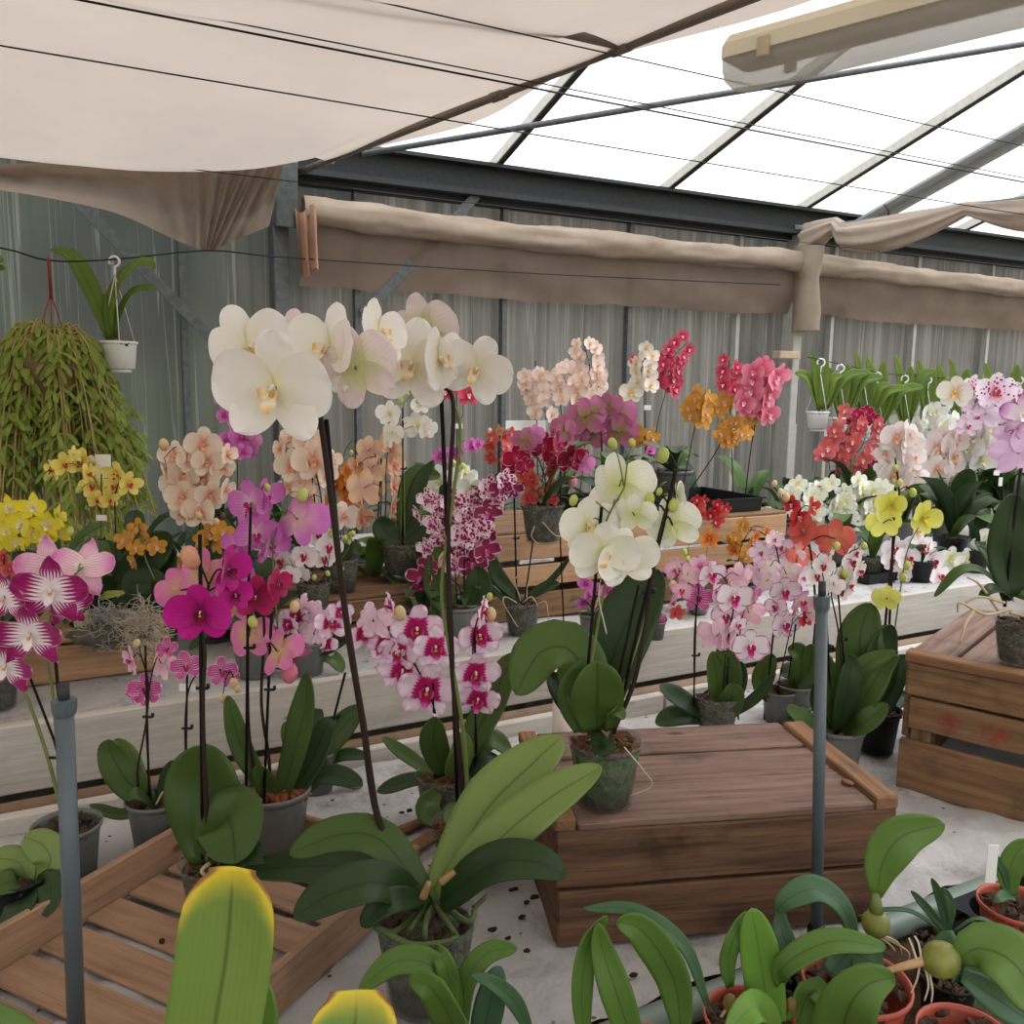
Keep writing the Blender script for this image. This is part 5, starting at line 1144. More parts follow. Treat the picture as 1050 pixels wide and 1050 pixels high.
p.many([(557, 457, 34, 0), (572, 455, 30, 50), (530, 470, 30, -10), (541, 462, 26, -50), (585, 470, 34, 10), (575, 472, 30, -30), (592, 468, 26, 50), (566, 468, 24, 20), (538, 478, 24, 30), (524, 480, 22, -30)], 'crimson', .1)
p.many([(537, 452, 30, 160, 'mauvetan'), (575, 440, 32, 150, 'mauvetan'), (582, 444, 28, -150, 'mauvetan'), (548, 446, 24, 150, 'hotmauve'), (598, 475, 26, 150, 'hotmauve')], 'mauvetan')
p.many([(546, 492, 26, -40), (550, 505, 24, 150), (542, 510, 24, 20), (562, 498, 26, 70), (562, 482, 24, 60), (566, 512, 16, 0), (536, 486, 22, 30), (534, 495, 22, 0)], 'browncrim', .1).bud(587, 494, 11, 0, plain('rosy_bud', (206, 140, 150)))
p.roots([[(548, 540, -.05), (545, 550, -.06), (552, 558, -.06)], [(556, 535, -.05), (568, 548, -.06), (575, 550, -.05)]], .0016).rosette(5, .15, ('g', 'd')).done()
p = Plant('orchid with large mauve-tan flowers seen from behind, above the ivory orchid', at2(617, 2.66), .11, bark='d')
p.stake([(617, 620), (617, 450)], .0028).spike([(619, 620), (618, 500), (616, 440), (605, 425)], .0024)
p.many([(600, 428, 42, 165), (610, 424, 40, -170), (632, 425, 42, 170), (634, 443, 44, 165), (606, 446, 34, 150), (622, 418, 34, 160), (594, 440, 30, 140)], 'mauvetan', .1).rosette(6, .15, ('g', 'd'), ks=(2, 0)).done()
p = Plant('small brown-crimson orchid in front of the blank white card', at2(520, 2.7), .11, bark='d')
p.raceme([(512, 475), (512, 455), (520, 440)], 9, 18, ('browncrim', 'browncrim', 'coral'), 9, stem=[(518, 600), (514, 520)]).bud(502, 442, 6, 0, M_pbud).rosette(6, .2, ('d', 'g')).done()
p = Plant('tall pale peach orchid with several racemes at the top, behind the mauve-tan flowers', at2(570, 3.2), .12, bark='d')
p.stake([(553, 560), (549, 370)], .0022, False).stake([(585, 560), (572, 375)], .0022, False)
p.raceme([(560, 430), (548, 395), (545, 382)], 12, 20, 'palepeach', 10, stem=[(556, 590), (556, 500)]).raceme([(585, 415), (580, 390), (572, 378)], 11, 20, 'palepeach', 10, stem=[(572, 590), (582, 500)]).raceme([(600, 410), (605, 380), (598, 350)], 18, 21, 'palepeach', 11, stem=[(580, 590), (598, 480)], taper=.4)
p.many([(602, 395, 26, 10), (612, 385, 24, 20), (590, 405, 26, -10), (598, 412, 24, 0)], 'palepeach').rosette(6, .22, 'd').done()
o = MB(); q = at2(545, 3.45); q2 = onY(540, 437, 3.3); o.box(q2, V((.1, 0, 0)), V((0, .001, 0)), V((0, 0, .024)), bev=.0006)
t = thing('notice_card', 'blank white card on a stick behind the crimson orchid flowers', 'card', V((q2.x, 3.3, B2))); o.build('card', M_wplast, t, False)
o = MB(); o.tube([V((q2.x, 3.304, B2)), V((q2.x, 3.304, q2.z))], .004, 6); o.build('stick', M_stake, t)
p = Plant('cream orchid on a thin stake next to the red-pink spray, back row', at2(662, 3.1), .11, bark='d')
p.stake([(662, 590), (662, 390)], .0018).raceme([(660, 400), (658, 375), (668, 358)], 10, 19, 'cream', 8, stem=[(664, 590), (662, 480)]).fl(647, 402, 26, 'cream', 0).card(664, 418, 7, 5, -.02).fl(650, 368, 12, 'redpink').rosette(6, .17, ('g', 'd'), ks=(2, 0)).done()
p = Plant('red-pink orchid with a tall leaning spray just right of the cream one', at2(676, 3.25), .11, bark='d')
p.raceme([(683, 400), (688, 370), (706, 350)], 14, 20, 'redpink', 10, stem=[(670, 600), (671, 460)], back=.05).fl(690, 394, 24, 'redpink', 0).fl(684, 374, 22, 'redpink').rosette(6, .22, ('d', 'g'), ks=(1, 0, 1)).done()
p = Plant('golden-orange and green-budded orchid between the mauve-tan flowers and the cream orchid', at2(662, 2.75), .11, bark='d')
p.many([(660, 450, 24, 0), (655, 444, 20, -30), (668, 448, 22, 30), (665, 462, 20, 60, 'hotmauve')], 'orange').spike([(664, 600), (666, 500), (662, 450)], .002).bud(648, 454, 10).bud(666, 447, 9).rosette(7, .18, ('d', 'g'), ks=(0, 2)).done()
TZ = 1.147
# black tray on the right slatted crate
t = thing('plant_tray', 'black plastic tray of orchid pots standing on the right slatted crate', 'tray', V((1.78, 2.32, 1.145)))
g = MB()
P = []
for x_, y_, z_ in ((.0, .0, 0), (1, 1, 0), (1.02, 1.02, .045), (1.05, 1.06, .045), (1.05, 1.06, .04)):
    P.append([V((1.78, 2.32, 1.1465)) + V((sx_ * .30 * x_, sy_ * .15 * y_, z_)) for sx_, sy_ in ((-1, -1), (1, -1), (1, 1), (-1, 1))])
g.grid(P, None, 0, wrap=True); g.build('tray_body', M_black, t, False)
p = Plant('golden-orange orchid with long stems at the left end of the black tray', V((1.58, 2.32, 1.1475)), .13, 'grey', bark='d')
p.raceme([(714, 430), (716, 415), (722, 404)], 9, 22, 'orange', 9, stem=[(700, 500), (706, 470)]).raceme([(742, 450), (752, 442), (764, 436)], 9, 22, 'orange', 8, stem=[(706, 505), (730, 470)], back=0).rosette(7, .14, ('d', 'g'), ks=(2, 0, 2)).done()
p = Plant('hot-pink orchid with a large upright cluster in the black tray', V((1.86, 2.36, 1.1475)), .14, 'grey', bark='d')
p.raceme([(748, 400), (746, 385), (748, 368)], 8, 18, 'redpink', 8, stem=[(752, 510), (750, 450)]).raceme([(776, 425), (778, 400), (792, 378)], 16, 26, 'hotpink', 13, stem=[(764, 510), (770, 460)], back=.05)
p.many([(765, 402, 28, -10), (780, 392, 28, 10), (775, 412, 26, 0), (790, 388, 26, 10), (800, 384, 24, 30), (764, 385, 24, -20), (770, 420, 24, 0)], 'hotpink', .1).many([(742, 412, 26, 0), (736, 420, 24, -20), (765, 440, 22, 20), (770, 428, 20, 10)], 'orange').rosette(7, .16, ('d', 'g'), ks=(0, 2, 0)).done()
p = Plant('small vermilion orchid with two short sprays before the black tray', V((1.70, 2.235, 1.147)), .05, 'black')
p.raceme([(715, 532), (714, 520), (720, 510)], 7, 15, 'red', 5, stem=[(722, 560), (718, 545)]).raceme([(730, 535), (736, 525), (742, 516)], 7, 15, 'red', 5, stem=[(722, 560), (726, 548)]).fl(704, 525, 11, 'coral').rosette(3, .06, 'g').done()
p = Plant('small orange orchid with red-centred single flower in front of the right slatted crate', on(716, 628, B2), .07, 'grey', bark='d')
p.spike([(716, 610), (722, 580), (728, 550)], .0014, M_gstem).spike([(712, 610), (706, 570), (708, 550)], .0014, M_gstem).fl(727, 552, 24, 'burnt', 0).bud(709, 547, 6).bud(702, 566, 7).bud(705, 573, 6).rosette(5, .09, 'g').done()
p = Plant('small amber-orange orchid cluster on dark stems, right of the red-centred orange flower', on(765, 620, B2), .075, 'grey', bark='d')
p.raceme([(758, 570), (762, 555), (772, 540)], 10, 18, ('burnt', 'orange'), 10, stem=[(762, 600), (758, 585)], back=.05).fl(752, 552, 16, 'burnt', -20).fl(785, 545, 14, 'burnt', 40).bud(797, 548, 6).bud(792, 556, 6).bud(796, 560, 5).rosette(6, .11, 'd').done()
p = Plant('small magenta orchid partly hidden behind the ivory orchid stems', on(606, 652, B2), .07, 'grey', bark='d')
p.many([(601, 598, 18, -20), (604, 610, 16, 20), (612, 605, 18, 10), (624, 605, 20, 0), (598, 618, 16, -20), (634, 600, 14, 30)], 'hotmauve').spike([(606, 635), (608, 615), (612, 600)], .0014).rosette(4, .07, 'd').done()
p = Plant('tiny magenta striped orchid on the grey board rim, right of ivory orchid', on(672, 655, B2), .055, 'grey', bark='d')
p.many([(664, 632, 16, 0), (668, 642, 16, 10), (676, 635, 16, 20), (660, 645, 14, -20)], 'stripe').spike([(670, 650), (668, 640), (672, 632)], .0012).rosette(3, .05, 'd').done()
p = Plant('pot of crowded small leaves under the magenta-blotched flower mass', on(430, 655, B2), .08, 'grey', bark='d')
p.rosette(8, .1, ('d', 'g'), ks=(0, 1, 2)).done()
# right block of orchids
p = Plant('coral-red orchid with a dense cluster below the white hanging pots', at2(872, 2.75), .12, 'grey', bark='d')
p.stake([(870, 560), (873, 440)], .002, False).raceme([(850, 475), (862, 455), (875, 425)], 16, 21, 'coral', 13, stem=[(868, 560), (862, 510)], back=.05).raceme([(868, 480), (885, 455), (890, 428)], 16, 21, 'coral', 13, stem=[(870, 560), (874, 510)], back=.05)
p.many([(878, 425, 16), (888, 422, 16), (895, 430, 16), (893, 477, 16), (900, 480, 14), (872, 430, 14)], 'crimson', .1).rosette(8, .26, ('d', 'g'), ks=(1, 0, 2)).done()
p = Plant('creamy white orchid mass right of the salmon-red flowers', at2(862, 2.35), .12, 'grey', bark='d')
for q in ([(850, 545), (848, 515), (862, 500)], [(872, 540), (880, 515), (872, 495)], [(885, 530), (900, 510), (912, 505)], [(830, 530), (822, 510), (828, 494)]): p.raceme(q, 11, 23, 'greenwhite', 13, stem=[(862, 600), (862, 570)], back=.08)
p.many([(820, 500, 20), (812, 510, 18, -20), (838, 505, 22), (868, 512, 26), (882, 500, 26), (855, 520, 24), (868, 540, 22), (890, 520, 20, 20)], 'greenwhite', .1).bud(822, 502, 6).bud(836, 520, 6).bud(842, 528, 6).bud(866, 545, 7).rosette(9, .2, ('d', 'g'), ks=(0, 1, 2)).done()
p = Plant('blush-pink orchid immediately right of the coral-red cluster', at2(925, 2.5), .12, 'grey', bark='d')
p.stake([(922, 560), (926, 440)], .002).raceme([(924, 500), (926, 470), (924, 440)], 9, 34, 'blush', 9, stem=[(922, 580), (923, 530)], back=.05, taper=0).many([(908, 465, 24, -40), (905, 480, 18, -50), (918, 448, 36, 0), (932, 455, 30, 20), (940, 490, 26, 160)], 'blush', .1).bud(922, 500, 8).bud(936, 505, 9).bud(918, 478, 8).rosette(8, .22, ('d', 'g'), ks=(1, 0)).done()
p = Plant('blush-pink orchid to the right of the other blush-pink one', at2(968, 2.5), .12, 'grey', bark='d')
p.stake([(964, 570), (968, 460)], .002).raceme([(966, 490), (968, 465), (972, 445)], 9, 31, 'blush', 9, stem=[(964, 580), (965, 530)], back=.05, taper=0).many([(985, 445, 26, 30), (968, 470, 34, 0), (974, 484, 28, 10), (955, 475, 24, -40), (955, 488, 26, 160)], 'blush', .1).rosette(8, .22, ('d', 'g'), ks=(1, 0)).done()
p = Plant('pure white orchid behind the two blush-pink ones', at2(945, 2.95), .12, 'grey', bark='d')
for q in ([(940, 460), (948, 435), (938, 425)], [(955, 450), (962, 430), (975, 420)]): p.raceme(q, 9, 25, 'plain', 11, stem=[(946, 560), (946, 500)])
p.many([(952, 446, 26), (946, 430, 24), (938, 442, 26), (960, 455, 24), (900, 462, 22), (903, 445, 20), (898, 475, 20, 20), (922, 430, 20)], 'plain', .1).bud(940, 425, 7).bud(941, 432, 7).bud(950, 438, 7).rosette(8, .24, ('d', 'g'), ks=(1, 0)).done()
p = Plant('white orchid with rounded flowers right of the blush ones', at2(1005, 2.45), .12, 'grey', bark='d')
p.stake([(995, 580), (1000, 470)], .002).raceme([(998, 470), (1004, 450), (1006, 430)], 10, 31, 'plain', 10, stem=[(994, 590), (996, 520)], back=.05, taper=.1).many([(996, 462, 32, 0), (1012, 455, 28, 20), (1008, 440, 30, 0), (1000, 432, 28, -10)], 'plain', .1).card(999, 491, 6, 5, -.02).rosette(8, .2, ('d', 'g'), ks=(1, 0)).done()
p = Plant('small purple-dotted white orchid with buds among the white flowers under the hooks', at2(975, 3.1), .12, 'grey', bark='d')
p.raceme([(972, 440), (966, 420), (955, 412)], 10, 17, ('leopard', 'stripe', 'plain'), 9, stem=[(976, 560), (974, 500)]).raceme([(984, 440), (984, 425), (978, 412)], 9, 17, ('leopard', 'greenwhite'), 8, stem=[(976, 560), (980, 500)]).bud(984, 419, 6).bud(966, 405, 8).bud(950, 412, 6).rosette(7, .24, ('d', 'g'), ks=(1, 0)).done()
p = Plant('leopard-spotted white orchid on a dark stake, top right', at2(1030, 2.3), .12, 'grey', bark='d')
p.stake([(1030, 600), (1024, 405)], .0042, False).fl(1020, 402, 42, 'leopard', -5, 0, 0, -.02, 0).many([(980, 402, 36, -30, 'cream'), (995, 398, 30, 20), (1000, 412, 32, 150), (1010, 425, 30, 150), (1036, 400, 24, 20), (1040, 415, 26, 30), (1032, 425, 28, 0), (1036, 440, 26, 10), (1044, 405, 20, 40), (1000, 428, 28, 20, 'lilachaze'), (992, 436, 26, 0, 'lilachaze')], 'leopard', .1).spike([(1028, 600), (1026, 500), (1024, 420), (1000, 405), (985, 395)], .0024).rosette(6, .2, ('d', 'g'), ks=(1, 0)).done()
p = Plant('lilac-edged star-petalled orchid at the right edge below the leopard-spotted one', at2(1046, 2.2), .12, 'grey', bark='d')
p.fl(1044, 465, 54, 'lilacedge', 160, 0, 0, -.02, 0).fl(1050, 425, 46, 'lilacedge', -30, 0, 0, 0, 1).fl(1036, 445, 34, 'lilacedge', 150, 0, 0, .02, 0).fl(1060, 445, 44, 'lilacedge', 0, 0, 0, 0, 1).spike([(1044, 600), (1046, 520), (1048, 440)], .0026).stake([(1030, 600), (1034, 480)], .002).card(1022, 485, 6, 5).card(1026, 494, 4, 9).rosette(6, .2, ('d', 'g'), ks=(1, 0)).done()
p = Plant('black-potted white crimson-lipped orchid right of the lime-yellow flowers', at2(944, 1.99), .085, 'black')
for q in ([(946, 600), (938, 580), (925, 560)], [(950, 600), (955, 585), (962, 575)], [(948, 600), (948, 580), (942, 562)]): p.spike(q, .0016)
p.many([(918, 562, 28, -20), (930, 572, 28, 0), (943, 560, 30, 0), (955, 575, 30, 10), (950, 562, 26, 20), (936, 558, 26, -10), (962, 590, 26, 30), (915, 575, 22, -30), (925, 588, 22, 0), (942, 580, 24, 150)], 'redlip', .1).rosette(5, .1, 'd').done()
p = Plant('white orchid with greenish centres just left of the leaf on the right-hand crate', at2(1000, 2.02), .09, 'black')
p.many([(975, 572, 26, -20), (990, 575, 30, 0), (1005, 578, 28, 10), (1015, 570, 26, 20), (1018, 552, 34, 0), (1010, 560, 28, -20), (1022, 565, 26, 30), (980, 592, 20, 0), (968, 580, 18, 150), (1000, 596, 22, 150, 'lime')], 'greenwhite', .1).spike([(996, 600), (992, 588), (1002, 570), (1016, 555)], .0018).rosette(6, .12, 'd').done()
p = Plant('broad-leaved flowerless orchid in the right block below the blush-pink flowers', at2(975, 2.15), .12, 'black')
p.rosette(10, .22, ('d', 'd', 'g'), ks=(1, 0, 3, 1), wid=1.2).done()
p = Plant('broad-leaved flowerless orchid in the right block below the lilac-edged star flowers', at2(1022, 2.4), .12, 'black')
p.rosette(10, .22, ('d', 'd', 'g'), ks=(1, 0, 1), wid=1.2).done()
p = Plant('flowerless dark-leaved orchid in a small clear pot below the creamy white mass', on(893, 592, B2), .085, bark='d')
p.rosette(7, .13, ('d', 'g'), ks=(1, 0)).done()
# flowerless rosettes filling the back rows (their pots are seen only in part)
fill = [('dark leafy orchid between the yellow-red orchid and the golden-orange one, back row', 140, 2.75, .22), ('dark leafy orchid at the foot of the trailing basket plant', 60, 2.6, .22), ('dark leafy orchid under the peach flower cluster, near the wall', 225, 3.2, .24),
        ('dark leafy orchid under the wall post behind the peach flowers', 290, 3.1, .22), ('leafy orchid by the wall behind the white clear-potted orchid', 420, 3.3, .24), ('leafy orchid by the wall behind the magenta-blotched mass', 500, 3.2, .24), ('dark leafy orchid behind the mauve-tan flowers', 640, 3.3, .26),
        ('dark leafy orchid behind the left end of the black tray', 706, 3.0, .27), ('dark leafy orchid behind the hot-pink cluster', 765, 3.0, .26), ('leafy orchid right of the hot-pink cluster by the wrapped post', 806, 2.9, .24), ('leafy orchid under the coral-red cluster', 850, 3.1, .26), ('leafy orchid under the first blush-pink orchid', 910, 3.0, .26),
        ('leafy orchid behind the row of white stakes at far right', 1035, 2.9, .26), ('leafy orchid in the middle of the right block', 948, 2.7, .24), ('leafy orchid left of the salmon-red flowers behind the crate', 800, 2.75, .2), ('leafy orchid in front of the left slatted crate end', 480, 2.05, .1)]
for lb, x, Y, L in fill:
    p = Plant(lb, at2(x, Y), .11, 'grey', bark='d'); p.rosette(8, L * .85, ('d', 'd', 'g'), ks=(2, 0, 1, 2)).done()
# variegated leaf plant and grey moss on the left crate
p = Plant('small variegated green-and-yellow leafed plant hanging over the grey moss at left', on(88, 640, .985), .09, 'black', name='variegated_plant', cat='plant')
p.leaf([(84, 620, -.02), (86, 640, -.05), (98, 690 - 32, -.06)], 18, (.3, 1, .2), 'v').leaf([(84, 620), (105, 612), (128, 608)], 10, (.8, .8, 0), 'v').leaf([(84, 622), (72, 630), (66, 640)], 12, (.8, .8, 0), 'g').rosette(4, .09, 'd').done()
t = thing('spanish_moss', 'tangle of wiry grey moss lying on the pale crate at the left', 'moss', on(125, 660, .99))
rnd = random.Random(4); g = MB()
for k in range(170):
    x, y = 80 + rnd.random() * 80, 622 + rnd.random() * 40
    if rnd.random() < .5: x, y = 120 + rnd.gauss(0, 18), 640 + rnd.gauss(0, 10)
    h0 = (on(110, 655, .99) - CAM).dot(FH) + rnd.gauss(0, .03); a = rnd.random() * 6.3; L = 10 + 18 * rnd.random(); pts = []
    for i in range(6): pts.append(onH(x, min(y, 668), h0 + .012 * i * (rnd.random() - .5))); x += math.cos(a) * L * .4; y += math.sin(a) * L * .3; a += rnd.gauss(0, .9)
    g.tube(spline(pts, 3), .0009, 4, caps=False)
o = g.build('wiry_strands', plain('grey_moss', (150, 150, 144), .8, .1, 0, .2, 20), t); o['kind'] = 'stuff'
g = MB(); g.blob(on(118, 648, 1.0), .045, 14, sq=(2.2, 1., .55), jit=.25, seed=3); g.build('dark_core', plain('dark_moss', (86, 80, 70), .95, .1, 0, .5, 50), t)
t = thing('moss_tuft', 'paler round tuft of wiry moss right of the grey moss tangle', 'moss', on(150, 668, .99)); g = MB()
for k in range(120):
    a = rnd.random() * 6.3; x, y = 146 + math.cos(a) * 14 * rnd.random(), 648 + math.sin(a) * 22 * rnd.random(); h0 = (on(148, 668, .99) - CAM).dot(FH) + rnd.gauss(0, .015); pts = []
    for i in range(5): pts.append(onH(x, y, h0)); x += math.cos(a) * 6; y += math.sin(a) * 5; a += rnd.gauss(0, 1.1); h0 += rnd.gauss(0, .006)
    g.tube(spline(pts, 3), .0009, 4, caps=False)
o = g.build('wiry_strands', plain('pale_moss', (176, 164, 144), .8, .1, 0, .2, 20), t); o['kind'] = 'stuff'

# ================================================================== hanging plants
def hook_wires(mat, top, ring, r, t, rr=.0016):
    g = MB(); P = []
    for i in range(13):
        a = PI * (1.5 - 1.35 * i / 9 * 1.0) if i < 10 else None
        if a is None: break
        P.append(top + RH * (.016 * math.cos(a) + .0) + Z * (.016 * math.sin(a) + .0))
    P = [top + Z * (-.062), top + Z * (-.035) + RH * .002] + [top + RH * .017 * math.cos(a) + Z * (-.017 + .017 * math.sin(a)) for a in [math.radians(x) for x in (-60, -20, 20, 60, 100, 140, 180, 210)]]
    g.tube(spline(P, 4), .0042, 8); g.build('hook', mat, t)
    for k in range(3):
        a = 2 * PI * k / 3 + .5; g = MB(); g.tube([top + Z * -.06, ring + V((math.cos(a) * r, math.sin(a) * r, 0))], rr, 6); g.build('hanger_wire', mat, t)
def hanger(label, x, ytop, ypot, Y, D, leaves, mat=M_wplast, pot='white', group=None, lm='h'):
    top = onY(x, ytop, Y); rim = V((top.x, top.y, onY(x, ypot, Y).z))
    p = Plant(label, rim - Z * D * .74, D, pot, group=group, name='hanging_orchid', cat='hanging plant')
    g = MB(); g.lathe([(0, -.012), (D * .30, -.012), (D * .31, -.006), (D * .30, -.001), (0, -.001)], 24, c=p.root); g.build('saucer', M_wplast, p.t)
    hook_wires(mat, top, rim, D * .49, p.t)
    for lf in leaves: p.leaf(lf[0], lf[1], lf[2] if len(lf) > 2 else (.5, .9, 0), lm, hi=False)
    p.done(); return p
hanger('white hanging pot orchid with three arching leaves, on the wall wire at upper left', 117, 263, 350, 3.34, .125,
       [([(112, 348), (104, 322), (90, 290), (72, 262), (52, 256)], 20, (.8, .8, .5)), ([(114, 348), (112, 320), (125, 285), (148, 268), (160, 275)], 20, (.9, .8, -.2)), ([(116, 348), (124, 320), (138, 298), (162, 296)], 13, (.8, .8, -.3)), ([(113, 348), (109, 325), (108, 300)], 6, (.2, 1, 0)), ([(120, 348), (118, 330), (117, 312)], 8, (.2, 1, 0))])
# trailing basket plant
root = onY(54, 372, 3.34)
t = thing('hanging_plant', 'big trailing plant of thin leafy stems in a hanging basket at the left edge', 'hanging plant', root)
rw = plain('rusty_red_wire', (142, 58, 46), .6, .3)
g = MB(); tp_ = onY(50, 268, 3.34); g.tube([tp_ + Z * .012, tp_ + Z * -.0, tp_ + Z * -.12], .005, 8); g.build('hook', rw, t)
for dx in (-.07, 0, .07):
    g = MB(); g.tube([tp_ + Z * -.1, root + V((dx, dx * .5, -.02))], .0022, 6); g.build('hanger_wire', rw, t)
g = MB(); g.lathe([(0, -.2), (.09, -.19), (.13, -.06), (.135, 0), (.125, 0), (0, -.03)], 20, c=root); g.build('basket', plain('coir_basket', (104, 84, 60), .95, .1, 0, .4, 30), t)
g = MB(); rt = MB(); rnd = random.Random(11); nlf = 0
for k in range(230):
    a = rnd.random() * 2 * PI; L = .15 + .6 * rnd.random(); R1 = .05 + .14 * rnd.random()
    dr = V((math.cos(a), math.sin(a) * .75, 0)); s0 = root + V((dr.x * .05 * rnd.random(), dr.y * .05, .075 * (1 - (R1 - .05) / .14)))
    pts = [s0, s0 + dr * R1 * .6 + Z * (.02 + .05 * rnd.random()), s0 + dr * R1 * (1. + .1 * rnd.random()) + Z * (-.08 - .1 * rnd.random() - (R1 - .05) * .9), s0 + dr * R1 * (1.2 + .4 * rnd.random()) + Z * (-L)]
    C = spline(pts, 8); rt.tube(C, .0024, 4, caps=False)
    if rnd.random() < .2: continue
    for i in range(2, len(C)):
        for sd in (-1, 1):
            if rnd.random() < (.6 if i < 9 else .22): continue
            b = rnd.random() * 6.3; q = V((math.cos(b), math.sin(b), -.5 - rnd.random() * .8)).normalized(); l = .032 + .034 * rnd.random()
            n_ = V((rnd.random() - .5, -.6, .6)); leafgrid(g, [C[i], C[i] + q * l * .5 + Z * .004, C[i] + q * l + Z * -.006], l * .26, n_, .1, nu=4, nv=2); nlf += 1
o = g.build('foliage', lmat('trailing_leaf', (110, 128, 50), (162, 174, 86), tr=.25, rib=.2), t); o['kind'] = 'stuff'
o = rt.build('trailing_stems', plain('straw_stems', (166, 146, 96), .8, .1, 0, .3, 30), t); o['kind'] = 'stuff'
p = Plant('hanging plant at the very left edge, only its leaf tips in view', onY(-25, 300, 3.34) , .10, 'white', name='hanging_orchid', cat='hanging plant')
p.leaf([(-22, 290), (-14, 266), (4, 268)], 14, (.6, .9, 0), 'h').leaf([(-22, 290), (-12, 275), (6, 276)], 10, (.6, .9, 0), 'h').leaf([(-25, 290), (-35, 265), (-50, 262)], 14, (.6, .9, 0), 'h')
hook_wires(M_wplast, onY(-25, 243, 3.34), p.root + Z * .075, .048, p.t); p.done()
# row of white hangers at right, hung on a wire
GH = 'white wire-hung pots along the wall at right'
hx = [(842, 368, 422), (862, 374, 428), (887, 380, 432), (900, 382, 436), (928, 385, 436), (952, 386, 438), (972, 388, 440), (984, 389, 441), (1000, 389, 441), (1018, 388, 441), (1036, 388, 441), (1046, 387, 441)]
names = ['leftmost white hanging pot of the row at right, just right of the wrapped post', 'second white hanging pot in the row at right, half hidden by the coral-red flowers', 'third white hook in the row at right, above the coral-red flowers', 'fourth white hook in the row at right, right of the coral-red flowers',
         'fifth white hook in the row at right, above the first blush-pink flowers', 'sixth white hook in the row at right, above the pure white orchid', 'seventh white hook in the row at right, left of the cream flower', 'eighth white hook in the row at right, directly behind the cream flower', 'ninth white hook in the row at right, just left of the leopard-spotted flower', 'tenth white hook in the row at right, behind the leopard-spotted flower', 'eleventh white hook in the row at right, just right of the leopard-spotted flower', 'last white hook at the right edge of the picture']
HY = 2.95
for i, ((x, yt, yp), nm) in enumerate(zip(hx, names)):
    rnd = random.Random(i + 50); lv = []
    for k in range(5 if i < 8 else 3):
        dx = [-26, -10, 6, 26, 40][k] * (.8 + .5 * rnd.random()); h = 42 + 28 * rnd.random()
        lv.append(([(x + dx * .1, yp - 2), (x + dx * .5, yp - h * .7), (x + dx, yp - h * (1.05 if abs(dx) < 20 else .8))], 9 + 4 * rnd.random(), (.3, 1, -.02 * dx)))
    hanger(nm, x, yt, yp, HY + .0, .105, lv, group=GH)
wire('thin wire carrying the row of white hanging pots at right', [onY(828, 366, HY) + Z * .0, onY(905, 383, HY), onY(1000, 390, HY), onY(1130, 391, HY)], .002)
p = Plant('bright light-green leafy plant glimpsed between the two clear pots behind the brown crate', at2(375, 2.75), .10, 'grey', bark='d', name='leafy_plant', cat='plant')
p.leaf([(372, 592), (362, 575), (356, 560)], 20, (.2, 1, .2), 'y').leaf([(376, 592), (385, 575), (392, 562)], 20, (.2, 1, -.2), 'y').leaf([(374, 594), (395, 588), (404, 596)], 16, (.8, .8, 0), 'y').leaf([(374, 594), (360, 590), (346, 596)], 16, (.8, .8, 0), 'y').leaf([(374, 590), (375, 575, -.02), (372, 560, -.02)], 16, (.2, 1, 0), 'y').done()
q = at2(898, 2.06)
t = thing('seed_tray', 'flat black empty grid tray at right on the second bench, beside the small dark-leaved pot', 'tray', q)
g = MB(); g.box(q + V((.10, .06, .004)), (.17, 0, 0), (0, .09, 0), (0, 0, .002)); g.build('tray_floor', M_black, t, False)
g = MB()
for s in (-1, 1):
    g.box(q + V((.10, .06 + .09 * s, .017)), (.172, 0, 0), (0, .003, 0), (0, 0, .015)); g.box(q + V((.10 + .17 * s, .06, .017)), (.003, 0, 0), (0, .087, 0), (0, 0, .015))
for i in range(1, 7): g.box(q + V((.10 - .17 + .34 * i / 7, .06, .013)), (.0015, 0, 0), (0, .087, 0), (0, 0, .009))
for j in range(1, 4): g.box(q + V((.10, .06 - .09 + .18 * j / 4, .013)), (.167, 0, 0), (0, .0015, 0), (0, 0, .009))
g.build('grid_rim', M_black, t, False)
# ================================================================== foreground bench
B0 = .782
def fg(label, x, y, D=.1, pot='terra', **k): return Plant(label, on(x, y, B0 + .78 * D) - Z * (.78 * D), D, pot, name=k.pop('name', 'bulb_orchid'), cat=k.pop('cat', 'orchid'), **k)
p = fg('large upright bright-green strap leaf plant with yellow scorched tip, bottom left foreground', 232, 1250, .10)
p.leaf([(215, 1235), (218, 1080), (232, 980, .01), (240, 888, .02)], 96, (.05, 1, .1), 't', fold=.16, tipk=4, base=.55, tipmin=.5).leaf([(235, 1235), (262, 1100, .03), (270, 1030, .04), (264, 996, .05)], 44, (.1, 1, -.2), 'y', base=.5).leaf([(330, 1250), (352, 1100, 0), (364, 1050, .01), (366, 1014, .02)], 90, (.1, 1, .1), 't', tipk=4, base=.55, tipmin=.6, fold=.16).leaf([(200, 1240), (60, 1120, -.02), (10, 1060), (-20, 1030)], 60, (.6, .9, .3), 'b').done()
p = fg('low rosette of arching green leaves in front of the bottom-centre clear pot', 478, 1085, .09)
